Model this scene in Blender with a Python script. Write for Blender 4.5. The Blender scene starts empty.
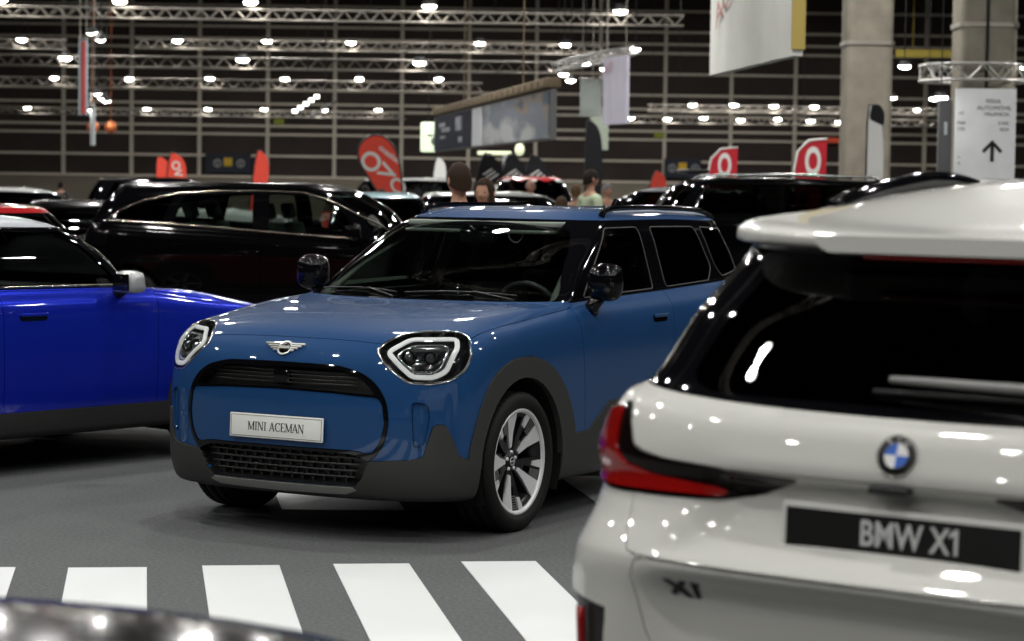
import bpy, bmesh, math, random
import numpy as np
from mathutils import Vector, Matrix, Euler
from mathutils.bvhtree import BVHTree
S = bpy.context.scene
COL = S.collection
random.seed(7)
PI = math.pi

# ---------------------------------------------------------------- camera
cam_d = bpy.data.cameras.new('camera'); cam = bpy.data.objects.new('camera', cam_d); COL.objects.link(cam)
S.camera = cam
cam_d.sensor_width = 36.0; cam_d.lens = 2300.0/1024*36
cam_d.clip_start = 0.1; cam_d.clip_end = 400
CAM_H = 1.6588
cam.matrix_world = Matrix.Translation((0, 0, CAM_H)) @ Matrix.Rotation(PI/2-0.0594, 4, 'X') @ Matrix.Rotation(0.014, 4, 'Z')
cam_d.dof.use_dof = True; cam_d.dof.focus_distance = 11.0; cam_d.dof.aperture_fstop = 4.0
# ---------------------------------------------------------------- exposure, world
S.view_settings.view_transform = 'Standard'; S.view_settings.look = 'None'
S.view_settings.exposure = 0.08; S.view_settings.gamma = 1.0; S.view_settings.use_curve_mapping = False
try:
    S.cycles.use_denoising = True; S.cycles.max_bounces = 8; S.cycles.transparent_max_bounces = 16
    S.cycles.sample_clamp_indirect = 6.0; S.cycles.caustics_reflective = False; S.cycles.caustics_refractive = False
except Exception: pass
W = bpy.data.worlds.new('hall_dim'); S.world = W; W.use_nodes = True
W.node_tree.nodes['Background'].inputs[0].default_value = (0.62, 0.65, 0.62, 1)
W.node_tree.nodes['Background'].inputs[1].default_value = 0.035
# high-bay lights of the hall: unseen rows, more added as fill and to brighten the back wall
BAYS = [(x+(1.3 if j % 2 else 0), y, 9.2) for j, y in enumerate((-6, 1, 7.5, 13.5, 20, 30, 42, 56, 72, 86)) for x in (-15, -7.5, -1.5, 5.0, 13)]
for i, b in enumerate(BAYS):
    ld = bpy.data.lights.new('bay_light', 'AREA'); ld.shape = 'DISK'; ld.size = 0.42
    ld.energy = 185.0 if b[1] < 25 else 430.0; ld.color = (1.0, 0.985, 0.95)
    lo = bpy.data.objects.new('bay_light', ld); COL.objects.link(lo); lo.location = b
# ---------------------------------------------------------------- materials
_M = {}
def mat(name, col, rough=0.5, metal=0.0, coat=0.0, emit=None, estr=1.0, spec=0.5, noise=None, bump=None, trans=0):
    if name in _M: return _M[name]
    if spec == .5 and rough >= .5: spec = .15
    m = bpy.data.materials.new(name); m.use_nodes = True; nt = m.node_tree; b = nt.nodes['Principled BSDF']
    b.inputs['Base Color'].default_value = (*col, 1); b.inputs['Roughness'].default_value = rough
    b.inputs['Metallic'].default_value = metal; b.inputs['Coat Weight'].default_value = coat; b.inputs['Coat Roughness'].default_value = 0.02
    b.inputs['Specular IOR Level'].default_value = spec
    if trans: b.inputs['Transmission Weight'].default_value = trans
    if emit: b.inputs['Emission Color'].default_value = (*emit, 1); b.inputs['Emission Strength'].default_value = estr
    if noise:   # (scale, amount) mottling of the base colour
        tc = nt.nodes.new('ShaderNodeTexCoord'); n = nt.nodes.new('ShaderNodeTexNoise'); n.inputs['Scale'].default_value = noise[0]; n.inputs['Detail'].default_value = 6
        nt.links.new(tc.outputs['Object'], n.inputs['Vector'])
        r = nt.nodes.new('ShaderNodeMapRange'); r.inputs[1].default_value = 0.3; r.inputs[2].default_value = 0.7
        r.inputs[3].default_value = 1-noise[1]; r.inputs[4].default_value = 1+noise[1]
        nt.links.new(n.outputs[0], r.inputs[0])
        x = nt.nodes.new('ShaderNodeMix'); x.data_type = 'RGBA'; x.blend_type = 'MULTIPLY'; x.inputs[0].default_value = 1
        x.inputs[6].default_value = (*col, 1); nt.links.new(r.outputs[0], x.inputs[7]); nt.links.new(x.outputs[2], b.inputs['Base Color'])
    if bump:
        tc = nt.nodes.new('ShaderNodeTexCoord'); n = nt.nodes.new('ShaderNodeTexNoise'); n.inputs['Scale'].default_value = bump[0]; n.inputs['Detail'].default_value = 3
        nt.links.new(tc.outputs['Object'], n.inputs['Vector'])
        bb = nt.nodes.new('ShaderNodeBump'); bb.inputs['Strength'].default_value = bump[1]; bb.inputs['Distance'].default_value = bump[2]
        nt.links.new(n.outputs[0], bb.inputs['Height']); nt.links.new(bb.outputs[0], b.inputs['Normal'])
    _M[name] = m; return m
def glass(name, tint, ior=1.5, gloss=1.0):
    """thin pane: clear or tinted with Fresnel reflection"""
    if name in _M: return _M[name]
    m = bpy.data.materials.new(name); m.use_nodes = True; nt = m.node_tree; nt.nodes.clear()
    o = nt.nodes.new('ShaderNodeOutputMaterial'); t = nt.nodes.new('ShaderNodeBsdfTransparent'); g = nt.nodes.new('ShaderNodeBsdfGlossy')
    g.inputs['Roughness'].default_value = 0.01; g.inputs['Color'].default_value = (gloss, gloss, gloss, 1)
    f = nt.nodes.new('ShaderNodeFresnel'); f.inputs[0].default_value = ior; x = nt.nodes.new('ShaderNodeMixShader')
    t.inputs[0].default_value = (*tint, 1)
    nt.links.new(f.outputs[0], x.inputs[0]); nt.links.new(t.outputs[0], x.inputs[1]); nt.links.new(g.outputs[0], x.inputs[2]); nt.links.new(x.outputs[0], o.inputs[0])
    _M[name] = m; return m
def paint(name, col, metal=0.25, rough=0.38, coat=1.0):
    if name == 'jet_black_paint': return mat(name, (.0016, .0016, .0018), .2, 0, .22, spec=.02)
    return mat(name, col, rough, metal, coat, spec=0.08)

# ---------------------------------------------------------------- objects
def tag(o, label=None, cat=None, group=None, kind=None):
    if label: o['label'] = label
    if cat: o['category'] = cat
    if group: o['group'] = group
    if kind: o['kind'] = kind
    return o
def thing(name, loc=(0, 0, 0), rz=0.0, label=None, cat=None, group=None):
    o = bpy.data.objects.new(name, None); COL.objects.link(o); o.location = loc; o.rotation_euler = (0, 0, rz); o.empty_display_size = 0.2
    return tag(o, label, cat, group)
def copy_tree(o, parent=None):
    kids = [c for c in bpy.data.objects if c.parent == o]
    c = o.copy(); COL.objects.link(c)
    if parent: c.parent = parent
    for k in kids: copy_tree(k, c)
    return c
def rot_to(n, up=Vector((0, 0, 1))):
    """matrix whose z axis is n and whose y axis follows up"""
    n = Vector(n).normalized(); x = up.cross(n)
    if x.length < 1e-5: x = Vector((1, 0, 0))
    x.normalize(); y = n.cross(x); return Matrix((x, y, n)).transposed().to_4x4()
class MB:
    def __init__(s): s.v = []; s.f = []; s.sm = []
    def add(s, vs, fs, smooth=False, M=None):
        b = len(s.v)
        if M is not None: vs = [M @ Vector(v) for v in vs]
        s.v += [tuple(v) for v in vs]; s.f += [tuple(b+i for i in f) for f in fs]; s.sm += [smooth]*len(fs); return s
    def box(s, c, d, M=None, taper=1.0, bev=0.0):
        x, y, z = d[0]/2, d[1]/2, d[2]/2
        if bev <= 0:
            vs = [(c[0]+sx*x*(taper if sz > 0 else 1), c[1]+sy*y*(taper if sz > 0 else 1), c[2]+sz*z) for sz in (-1, 1) for sy in (-1, 1) for sx in (-1, 1)]
            return s.add(vs, [(0, 2, 3, 1), (4, 5, 7, 6), (0, 1, 5, 4), (2, 6, 7, 3), (0, 4, 6, 2), (1, 3, 7, 5)], False, M)
        bm = bmesh.new(); bmesh.ops.create_cube(bm, size=1)
        for v in bm.verts: v.co = Vector((v.co.x*d[0]*(taper if v.co.z > 0 else 1), v.co.y*d[1]*(taper if v.co.z > 0 else 1), v.co.z*d[2]))
        bmesh.ops.bevel(bm, geom=bm.edges[:], offset=bev, segments=2, affect='EDGES', profile=0.6)
        for v in bm.verts: v.co += Vector(c)
        bm.verts.index_update(); vs = [v.co.copy() for v in bm.verts]; fs = [tuple(v.index for v in f.verts) for f in bm.faces]; bm.free()
        return s.add(vs, fs, True, M)
    def prism(s, poly, z0, z1, M=None, smooth=False):
        n = len(poly); vs = [(p[0], p[1], z0) for p in poly]+[(p[0], p[1], z1) for p in poly]
        fs = [tuple(range(n-1, -1, -1)), tuple(range(n, 2*n))]+[(i, (i+1) % n, n+(i+1) % n, n+i) for i in range(n)]
        return s.add(vs, fs, smooth, M)
    def lathe(s, prof, n=32, M=None, a0=0, a1=2*PI, smooth=True, close=False):
        full = abs(a1-a0-2*PI) < 1e-6; m = n if full else n+1; vs = []
        for i in range(m):
            a = a0+(a1-a0)*i/n
            for r, z in prof: vs.append((r*math.cos(a), r*math.sin(a), z))
        k = len(prof); fs = []
        for i in range(n):
            j = (i+1) % m
            for q in range(k-1 if not close else k):
                q2 = (q+1) % k; fs.append((i*k+q, j*k+q, j*k+q2, i*k+q2))
        return s.add(vs, fs, smooth, M)
    def tube(s, pts, r, n=8, close=False, caps=True, M=None, flat=1.0, up=None):
        pts = [Vector(p) for p in pts]; k = len(pts); rr = r if hasattr(r, '__len__') else [r]*k; vs = []; prev = None
        for i, p in enumerate(pts):
            if close: t = (pts[(i+1) % k]-pts[i-1])
            else: t = pts[min(i+1, k-1)]-pts[max(i-1, 0)]
            t.normalize()
            if prev is None:
                a = Vector(up) if up else (Vector((0, 0, 1)) if abs(t.z) < 0.9 else Vector((1, 0, 0)))
            else: a = prev
            b = t.cross(a).normalized(); a = b.cross(t).normalized(); prev = a
            for q in range(n):
                th = 2*PI*q/n; vs.append(p+(a*math.cos(th)*flat+b*math.sin(th))*rr[i])
        fs = []
        for i in range(k if close else k-1):
            j = (i+1) % k
            for q in range(n): fs.append((i*n+q, i*n+(q+1) % n, j*n+(q+1) % n, j*n+q))
        if caps and not close: fs += [tuple(range(n-1, -1, -1)), tuple((k-1)*n+q for q in range(n))]
        return s.add(vs, fs, n > 4, M)
    def sphere(s, c, r, M=None, nu=16, nv=10):
        r = r if hasattr(r, '__len__') else (r, r, r); vs = [(c[0], c[1], c[2]-r[2])]
        for i in range(1, nv):
            ph = -PI/2+PI*i/nv
            for j in range(nu):
                a = 2*PI*j/nu; vs.append((c[0]+r[0]*math.cos(ph)*math.cos(a), c[1]+r[1]*math.cos(ph)*math.sin(a), c[2]+r[2]*math.sin(ph)))
        vs.append((c[0], c[1], c[2]+r[2])); fs = [(0, 1+(j+1) % nu, 1+j) for j in range(nu)]
        for i in range(nv-2):
            for j in range(nu):
                a = 1+i*nu; fs.append((a+j, a+(j+1) % nu, a+nu+(j+1) % nu, a+nu+j))
        a = 1+(nv-2)*nu; fs += [(a+j, a+(j+1) % nu, len(vs)-1) for j in range(nu)]
        return s.add(vs, fs, True, M)
    def build(s, name, m, parent=None, fixn=False):
        me = bpy.data.meshes.new(name); me.from_pydata(s.v, [], s.f); me.materials.append(m); me.polygons.foreach_set('use_smooth', s.sm); me.validate()
        if fixn:
            bm = bmesh.new(); bm.from_mesh(me); bmesh.ops.recalc_face_normals(bm, faces=bm.faces); bm.to_mesh(me); bm.free()
        o = bpy.data.objects.new(name, me); COL.objects.link(o)
        if parent: o.parent = parent
        return o
def chaikin(pts, it=2, closed=True):
    pts = [tuple(p) for p in pts]
    for _ in range(it):
        q = []; n = len(pts)
        for i in range(n if closed else n-1):
            a, b = pts[i], pts[(i+1) % n]
            q.append(tuple(.75*a[k]+.25*b[k] for k in range(len(a)))); q.append(tuple(.25*a[k]+.75*b[k] for k in range(len(a))))
        if not closed: q = [pts[0]]+q+[pts[-1]]
        pts = q
    return pts
def rounded(pts, r=0.02, seg=3):
    """round the corners of a closed 2D polygon"""
    out = []; n = len(pts)
    for i in range(n):
        p, a, b = Vector(pts[i]), Vector(pts[i-1]), Vector(pts[(i+1) % n]); u = (a-p); v = (b-p)
        d = min(r, u.length*.45, v.length*.45); s0 = p+u.normalized()*d; s1 = p+v.normalized()*d
        for k in range(seg+1):
            t = k/seg; out.append(tuple((1-t)**2*s0+2*t*(1-t)*p+t*t*s1))
    return out
def circle_pts(cx, cy, r, n=32, a0=0, a1=2*PI, end=False):
    m = n+1 if end else n
    return [(cx+r*math.cos(a0+(a1-a0)*i/n), cy+r*math.sin(a0+(a1-a0)*i/n)) for i in range(m)]
def text_obj(txt, size, m, parent, M, name='lettering', extrude=0.001, align='CENTER', sx=1.0, bold=0.0, shear=0.0):
    c = bpy.data.curves.new(name, 'FONT'); c.body = txt; c.size = size; c.extrude = extrude; c.align_x = align; c.align_y = 'CENTER'; c.offset = bold; c.shear = shear
    c.materials.append(m); o = bpy.data.objects.new(name, c); COL.objects.link(o)
    dg = bpy.context.evaluated_depsgraph_get(); me = bpy.data.meshes.new_from_object(o.evaluated_get(dg)); bpy.data.objects.remove(o)
    me.materials.clear(); me.materials.append(m)
    for v in me.vertices: v.co.x *= sx
    o = bpy.data.objects.new(name, me); COL.objects.link(o)
    if parent: o.parent = parent
    o.matrix_local = M; return o
# ---------------------------------------------------------------- floor, walls, ceiling of the hall, crosswalk
def struct(o): o['kind'] = 'structure'; return o
HX, HY0, HY1, HZ = 34.0, -16.0, 100.0, 14.0
mb = MB(); mb.box((0, (HY0+HY1)/2, -.05), (2*HX, HY1-HY0, .1)); FLOOR = struct(mb.build('floor', mat('grey_carpet', (.098, .103, .104), .9, spec=.25, noise=(55, .25), bump=(260, .6, .004)), None))
WM = mat('wall_brown_black', (.030, .024, .021), .8)
mb = MB(); mb.box((0, HY1+.1, HZ/2), (2*HX, .2, HZ)); struct(mb.build('wall_back', mat('wall_panel_brown', (.044, .033, .029), .7, noise=(.35, .25)), None))
mb = MB(); mb.box((-HX-.1, (HY0+HY1)/2, HZ/2), (.2, HY1-HY0, HZ)); struct(mb.build('wall_left', WM, None))
mb = MB(); mb.box((HX+.1, (HY0+HY1)/2, HZ/2), (.2, HY1-HY0, HZ)); struct(mb.build('wall_right', WM, None))
mb = MB(); mb.box((0, HY0-.1, HZ/2), (2*HX, .2, HZ)); struct(mb.build('wall_front', WM, None))
mb = MB(); mb.box((0, (HY0+HY1)/2, HZ+.1), (2*HX, HY1-HY0, .2)); struct(mb.build('ceiling', mat('ceiling_dark', (.020, .019, .018), .9), None))
STRIPES = [((-2.42, 9.645), 'leftmost crosswalk stripe, cut by the left edge'), ((-1.87, 9.69), 'second crosswalk stripe from the left'), ((-1.315, 9.79), 'crosswalk stripe ahead of the crossover name plate'),
           ((-.76, 9.88), 'crosswalk stripe in front of the crossover front wheel'), ((-.208, 9.99), 'crosswalk stripe nearest the white SUV')]
for (x, y), lb in STRIPES:
    mb = MB(); dx, dy = .158, -.9874; L = 2.9; a = (x, y); b = (x+.327, y+.04)
    mb.prism([a, (a[0]+dx*L, a[1]+dy*L), (b[0]+dx*L, b[1]+dy*L), b], .0005, .005)
    tag(mb.build('crosswalk_stripe', mat('white_floor_vinyl', (.66, .68, .68), .5), None), 'white '+lb, 'floor marking', 'white crosswalk stripes')
for i, ((x, y), lb) in enumerate([((-1.32, 12.60), 'small white floor stripe seen under the crossover bonnet'), ((.28, 13.0), 'white floor stripe showing beneath the crossover door sill')]):
    mb = MB(); dx, dy = .158, -.9874; L = 1.1; mb.prism([(x, y), (x+dx*L, y+dy*L), (x+.62+dx*L, y+.04+dy*L), (x+.62, y+.04)], .0005, .005); tag(mb.build('floor_stripe', mat('white_floor_vinyl', (.66, .68, .68), .5), None), lb, 'floor marking')
def pchip_t(T,x,ys):
    """monotone-free smooth (Catmull-Rom style, nonuniform) interpolation; T knots, ys [n,...], x query"""
    T=np.asarray(T,float);ys=np.asarray(ys,float);n=len(T)
    h=np.diff(T);d=(ys[1:]-ys[:-1])/h.reshape((-1,)+(1,)*(ys.ndim-1))
    m=np.zeros_like(ys);m[0]=d[0];m[-1]=d[-1]
    for i in range(1,n-1):
        a,b=d[i-1],d[i];w1=2*h[i]+h[i-1];w2=h[i]+2*h[i-1]
        with np.errstate(divide='ignore',invalid='ignore'):
            hm=np.where(a*b>0,(w1+w2)/(w1/a+w2/b),0.)
        cr=(a*h[i]+b*h[i-1])/(h[i]+h[i-1])
        m[i]=.5*np.nan_to_num(hm)+.5*cr
    i=np.clip(np.searchsorted(T,x,side='right')-1,0,n-2)
    t=(x-T[i])/h[i];sh=(-1,)+(1,)*(ys.ndim-1);t=t.reshape(sh);hh=h[i].reshape(sh)
    return (2*t**3-3*t**2+1)*ys[i]+(t**3-2*t**2+t)*hh*m[i]+(3*t**2-2*t**3)*ys[i+1]+(t**3-t**2)*hh*m[i+1]
def sstep(t): t=np.clip(t,0,1);return t*t*(3-2*t)
def ring(r,NF,NS,NR):
    w,xf,xr,af,ar=r['w'],r['xf'],r['xr'],r['af'],r['ar'];nf=r.get('nf',2.5);nr=r.get('nr',2.5)
    zs=np.array(r['zs'],float).reshape(-1,2) if not np.isscalar(r['zs']) else np.array([[0,r['zs']]])
    zfun=lambda x: np.interp(x,zs[::-1,0],zs[::-1,1]) if len(zs)>1 else np.full_like(x,zs[0,1])
    pts=[]
    # front arc
    th=np.linspace(0,np.pi/2,NF)
    c=np.cos(th);s=np.sin(th)
    q=r.get('bow',0.)
    x=xf-af+af*c**(2/nf);y=w*s**(2/nf)
    ze=zfun(np.array([xf-af]))[0];z=r['zf']+(ze-r['zf'])*(y/w)**r.get('pf',2.)
    pts+=[np.stack([x,y,z],1)]
    xs=np.linspace(xf-af,xr+ar,NS+2)[1:-1]
    # smooth z
    pts+=[np.stack([xs,np.full_like(xs,w),zfun(xs)],1)]
    th=np.linspace(np.pi/2,0,NR);c=np.cos(th);s=np.sin(th)
    c[0]=0;
    x=xr+ar-ar*c**(2/nr);y=w*s**(2/nr);ze=zfun(np.array([xr+ar]))[0];z=r['zr']+(ze-r['zr'])*(y/w)**r.get('pr',2.)
    pts+=[np.stack([x,y,z],1)]
    P=np.concatenate(pts)
    if 'ws' in r:
        ws=np.array(r['ws'],float);P[:,1]*=np.interp(P[:,0],ws[::-1,0],ws[::-1,1])
    P[0,1]=0;P[-1,1]=0
    return P
def smooth_cols(P,it=2):
    # P [J,3], mirror ends; binomial smoothing
    for _ in range(it):
        m=np.array([1,-1,1.])
        Q=np.concatenate([P[1:2]*m,P,P[-2:-1]*m]);P=.25*Q[:-2]+.5*Q[1:-1]+.25*Q[2:]
    return P
def resample(P,xs_ref=None,n=None):
    pass
def body(rings,sub,NF=34,NS=54,NR=28,smooth=2):
    """rings list; sub: number of steps to the next ring. returns grid [K,J,3] from bottom to roof line"""
    R=np.array([smooth_cols(ring(r,NF,NS,NR),smooth) for r in rings])
    # per-ring knots: mean distance
    T=[0.]
    for i in range(1,len(R)): T.append(T[-1]+max(.02,np.mean(np.linalg.norm(R[i]-R[i-1],axis=1))))
    ts=[]
    for i in range(len(R)-1): ts+=list(np.linspace(T[i],T[i+1],sub[i]+1)[:-1])
    ts.append(T[-1]);
    G=pchip_t(np.array(T),np.array(ts),R)
    # smooth along k lightly
    return G
def normals(G,closed_top=True):
    m=np.array([1,-1,1.])
    Gj=np.concatenate([G[:,1:2]*m,G,G[:,-2:-1]*m],1);dj=Gj[:,2:]-Gj[:,:-2]
    dk=np.empty_like(G);dk[1:-1]=G[2:]-G[:-2];dk[0]=G[1]-G[0]
    dk[-1]=(G[-2]*m-G[-2]) if closed_top else G[-1]-G[-2]
    n=np.cross(dj,dk);l=np.linalg.norm(n,axis=2,keepdims=True);n=n/np.maximum(l,1e-9)
    return n
_ring0=ring
def ring(r,NF,NS,NR):
    P=_ring0(r,NF,NS,NR)
    for key,end in (('dent',-1),('fdent',1)):
        if key in r:
            d,w0,w1=r[key]   # depth, full inside w0, none beyond w1
            n=len(P);m=(np.arange(n)>=n-NR-2) if end<0 else (np.arange(n)<NF+2)
            t=1-sstep((np.abs(P[:,1])-w0)/(w1-w0));P[m,0]+=(d*t*(-end))[m]
    return P
def in_poly(x, y, P):
    c = False; n = len(P); j = n-1
    for i in range(n):
        xi, yi = P[i]; xj, yj = P[j]
        if (yi > y) != (yj > y) and x < (xj-xi)*(y-yi)/(yj-yi)+xi: c = not c
        j = i
    return c
AX = {'x': (1, 2), 'y': (0, 2), 'z': (0, 1)}
class Shell:
    """left half (y >= 0) of a car skin; panels are cut out of it by outlines"""
    def __init__(s, rings, sub, NF=34, NS=54, NR=28, smooth=2):
        s.sub = sub; s.G = G = body(rings, sub, NF, NS, NR, smooth); s.N = N = normals(G); K, J = G.shape[:2]; s.K, s.J = K, J
        s.rows = [0]+list(np.cumsum(sub))
        V = G.reshape(-1, 3); idx = lambda k, j: k*J+j
        F = [(idx(k, j), idx(k, j+1), idx(k+1, j+1), idx(k+1, j)) for k in range(K-1) for j in range(J-1)]
        s.VN = N.reshape(-1, 3)
        # full BVH (both halves) for placing things on the skin
        V2 = V*np.array([1, -1, 1.]); n0 = len(V)
        F2 = [(a+n0, d+n0, c+n0, b+n0) for a, b, c, d in F]
        s.allV = np.concatenate([V, V2]); s.allN = np.concatenate([s.VN, s.VN*np.array([1, -1, 1.])]); s.allF = F+F2
        s.bvh = BVHTree.FromPolygons([tuple(v) for v in s.allV], s.allF)
        bm = s.bm = bmesh.new(); vs = [bm.verts.new(v) for v in V]; s.tl = bm.faces.layers.int.new('tag'); s.rl = bm.faces.layers.int.new('row'); s.tags = {'': 0}
        for i, f in enumerate(F):
            try: ff = bm.faces.new([vs[q] for q in f])
            except ValueError: continue
            ff[s.rl] = i//(J-1)
        bmesh.ops.remove_doubles(bm, verts=bm.verts[:], dist=1e-5)
        dead = [f for f in bm.faces if f.calc_area() < 1e-9]
        if dead: bmesh.ops.delete(bm, geom=dead, context='FACES_ONLY')
        bm.normal_update()
    def tid(s, t):
        if t not in s.tags: s.tags[t] = len(s.tags)
        return s.tags[t]
    def rowtag(s, r0, r1, t):
        a, b, i = s.rows[r0], s.rows[r1], s.tid(t)
        for f in s.bm.faces:
            if a <= f[s.rl] < b: f[s.tl] = i
    def cut(s, poly, axis, t, pred=None, only=None):
        """tag the faces inside a closed 2D outline seen along an axis; only: tags that may change"""
        u, v = AX[axis]; i = s.tid(t); on = None if only is None else {s.tid(q) for q in only}
        x0 = min(p[0] for p in poly)-.01; x1 = max(p[0] for p in poly)+.01; y0 = min(p[1] for p in poly)-.01; y1 = max(p[1] for p in poly)+.01
        def ok(f):
            if on is not None and f[s.tl] not in on: return False
            us = [w.co[u] for w in f.verts]; vs = [w.co[v] for w in f.verts]
            if max(us) < x0 or min(us) > x1 or max(vs) < y0 or min(vs) > y1: return False
            return pred is None or pred(f.calc_center_median(), f.normal)
        reg = [f for f in s.bm.faces if ok(f)]
        n = len(poly)
        for k in range(n):
            p, q = poly[k], poly[(k+1) % n]; du, dv = q[0]-p[0], q[1]-p[1]
            if du*du+dv*dv < 1e-12: continue
            bx0, bx1, by0, by1 = min(p[0], q[0])-1e-4, max(p[0], q[0])+1e-4, min(p[1], q[1])-1e-4, max(p[1], q[1])+1e-4
            near = []; rest = []
            for f in reg:
                us = [w.co[u] for w in f.verts]; vs = [w.co[v] for w in f.verts]
                (near if not (max(us) < bx0 or min(us) > bx1 or max(vs) < by0 or min(vs) > by1) else rest).append(f)
            if not near: continue
            co = [0, 0, 0]; no = [0, 0, 0]; co[u], co[v] = p; no[u], no[v] = -dv, du
            es = {e for f in near for e in f.edges}; vv = {w for f in near for w in f.verts}
            r = bmesh.ops.bisect_plane(s.bm, geom=list(near)+list(es)+list(vv), dist=1e-6, plane_co=co, plane_no=no)
            reg = rest+[g for g in r['geom'] if isinstance(g, bmesh.types.BMFace)]
        c = 0
        for f in reg:
            m = f.calc_center_median()
            if in_poly(m[u], m[v], poly): f[s.tl] = i; c += 1
        return c
    def nrm(s, p):
        loc, n, fi, d = s.bvh.find_nearest(p)
        if loc is None: return Vector((0, 0, 1))
        vs = s.allF[fi]; w = [1.0/((s.allV[q][0]-p[0])**2+(s.allV[q][1]-p[1])**2+(s.allV[q][2]-p[2])**2+1e-7) for q in vs]
        # bilinear blend by projected position
        a = np.array([s.allV[q] for q in vs]); e1 = a[1]-a[0]; e2 = a[3]-a[0]; pp = np.array(p)-a[0]
        l1 = max(e1@e1, 1e-12); l2 = max(e2@e2, 1e-12); g = e1@e2; det = l1*l2-g*g
        if abs(det) > 1e-14:
            uu = min(1, max(0, (pp@e1*l2-pp@e2*g)/det)); vv = min(1, max(0, (pp@e2*l1-pp@e1*g)/det))
            W4 = [(1-uu)*(1-vv), uu*(1-vv), uu*vv, (1-uu)*vv]
        else: W4 = [w_/sum(w) for w_ in w]
        nn = sum(W4[k]*s.allN[vs[k]] for k in range(4)); return Vector(nn).normalized()
    def hit(s, axis, a, b, sign=1):
        """point and normal of the skin seen along an axis (from its + side for sign 1)"""
        o = [0, 0, 0]; d = [0, 0, 0]; u, v = AX[axis]; w = {'x': 0, 'y': 1, 'z': 2}[axis]; o[u], o[v] = a, b; o[w] = 8*sign; d[w] = -sign
        loc, n, fi, di = s.bvh.ray_cast(o, d)
        if loc is None:
            o[w] = 0; loc, n, fi, di = s.bvh.find_nearest(o)
        return loc, s.nrm(loc)
    def snap(s, p):
        loc, n, fi, d = s.bvh.find_nearest(p); return loc, s.nrm(loc)
    def emit(s, t, name, m, parent, off=0.0, skirt=0.02, gap=0.002, mirror='join', only=None, reparent=None):
        """turn the faces of a tag into one part (join: both halves in one mesh; pair: one part per side)"""
        i = s.tags.get(t)
        if i is None: return []
        fs = [f for f in s.bm.faces if f[s.tl] == i and (only is None or only(f.calc_center_median()))]
        if not fs: return []
        vmap = {}; vs = []
        for f in fs:
            for w in f.verts:
                if w not in vmap: vmap[w] = len(vs); vs.append(w.co.copy())
        faces = [[vmap[w] for w in f.verts] for f in fs]
        cnt = {}
        for f, ff in zip(fs, faces):
            for a in range(len(ff)):
                e = (ff[a], ff[(a+1) % len(ff)]); k = (min(e), max(e)); cnt.setdefault(k, []).append((e, f))
        bd = [(q[0][0], q[0][1]) for q in cnt.values() if len(q) == 1 and not (abs(vs[q[0][0][0]].y) < 1e-4 and abs(vs[q[0][0][1]].y) < 1e-4)]
        ns = [s.nrm(v) for v in vs]
        if gap:
            mv = {}
            for (a, b), f in bd:
                d = (vs[b]-vs[a]); inn = ns[a].cross(d)
                if inn.length < 1e-9: continue
                inn.normalize()
                if inn.dot(f.calc_center_median()-(vs[a]+vs[b])/2) < 0: inn = -inn
                for q in (a, b): mv.setdefault(q, []).append(inn)
            for q, l in mv.items():
                d = sum(l, Vector()); 
                if d.length > 1e-6:
                    d = d.normalized()*gap
                    if abs(vs[q].y) < 1e-4: d.y = 0
                    vs[q] = vs[q]+d
        P = [v+n*off for v, n in zip(vs, ns)]
        NN = [tuple(n) for n in ns]; F = [tuple(f) for f in faces]
        if skirt:
            sk = {}
            for (a, b), f in bd:
                for q in (a, b):
                    if q not in sk:
                        sk[q] = (len(P), len(P)+1); P += [P[q].copy(), P[q]-ns[q]*skirt]; NN += [(0, 0, 0), (0, 0, 0)]
                F.append((sk[b][0], sk[a][0], sk[a][1], sk[b][1]))
        out = []
        def mk(P, F, NN):
            me = bpy.data.meshes.new(name); me.from_pydata([tuple(p) for p in P], [], F); me.materials.append(m)
            me.polygons.foreach_set('use_smooth', [True]*len(me.polygons)); me.normals_split_custom_set_from_vertices(NN)
            o = bpy.data.objects.new(name, me); COL.objects.link(o); o.parent = parent; out.append(o)
        Pm = [Vector((p.x, -p.y, p.z)) for p in P]; Fm = [tuple(reversed(f)) for f in F]; Nm = [(n[0], -n[1], n[2]) for n in NN]
        if mirror == 'join':
            n0 = len(P); mk(P+Pm, F+[tuple(q+n0 for q in f) for f in Fm], NN+Nm)
        else:
            mk(P, F, NN)
            if mirror == 'pair': mk(Pm, Fm, Nm)
        return out
    def ribbon(s, pts, axis, sign, r, name, m, parent, off=0.0, close=False, flat=0.6, n=8, side=1, dense=True):
        """a bar lying on the skin along a 2D outline"""
        P = []; q = list(pts); 
        if dense:
            qq = []; k = len(q)
            for i in range(k if close else k-1):
                a, b = q[i], q[(i+1) % k]; L = math.hypot(b[0]-a[0], b[1]-a[1]); c = max(1, int(L/0.04)); qq += [(a[0]+(b[0]-a[0])*j/c, a[1]+(b[1]-a[1])*j/c) for j in range(c)]
            if not close: qq.append(q[-1])
            q = qq
        for a, b in q:
            if axis == 'x': loc, nn = s.hit('x', a*side, b, sign)
            elif axis == 'y': loc, nn = s.hit('y', a, b, sign)
            else: loc, nn = s.hit('z', a, b*side, sign)
            P.append(loc+nn*off)
        mb = MB(); mb.tube(P, r, n, close=close, flat=flat, up=nn); o = mb.build(name, m, parent); return o
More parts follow.
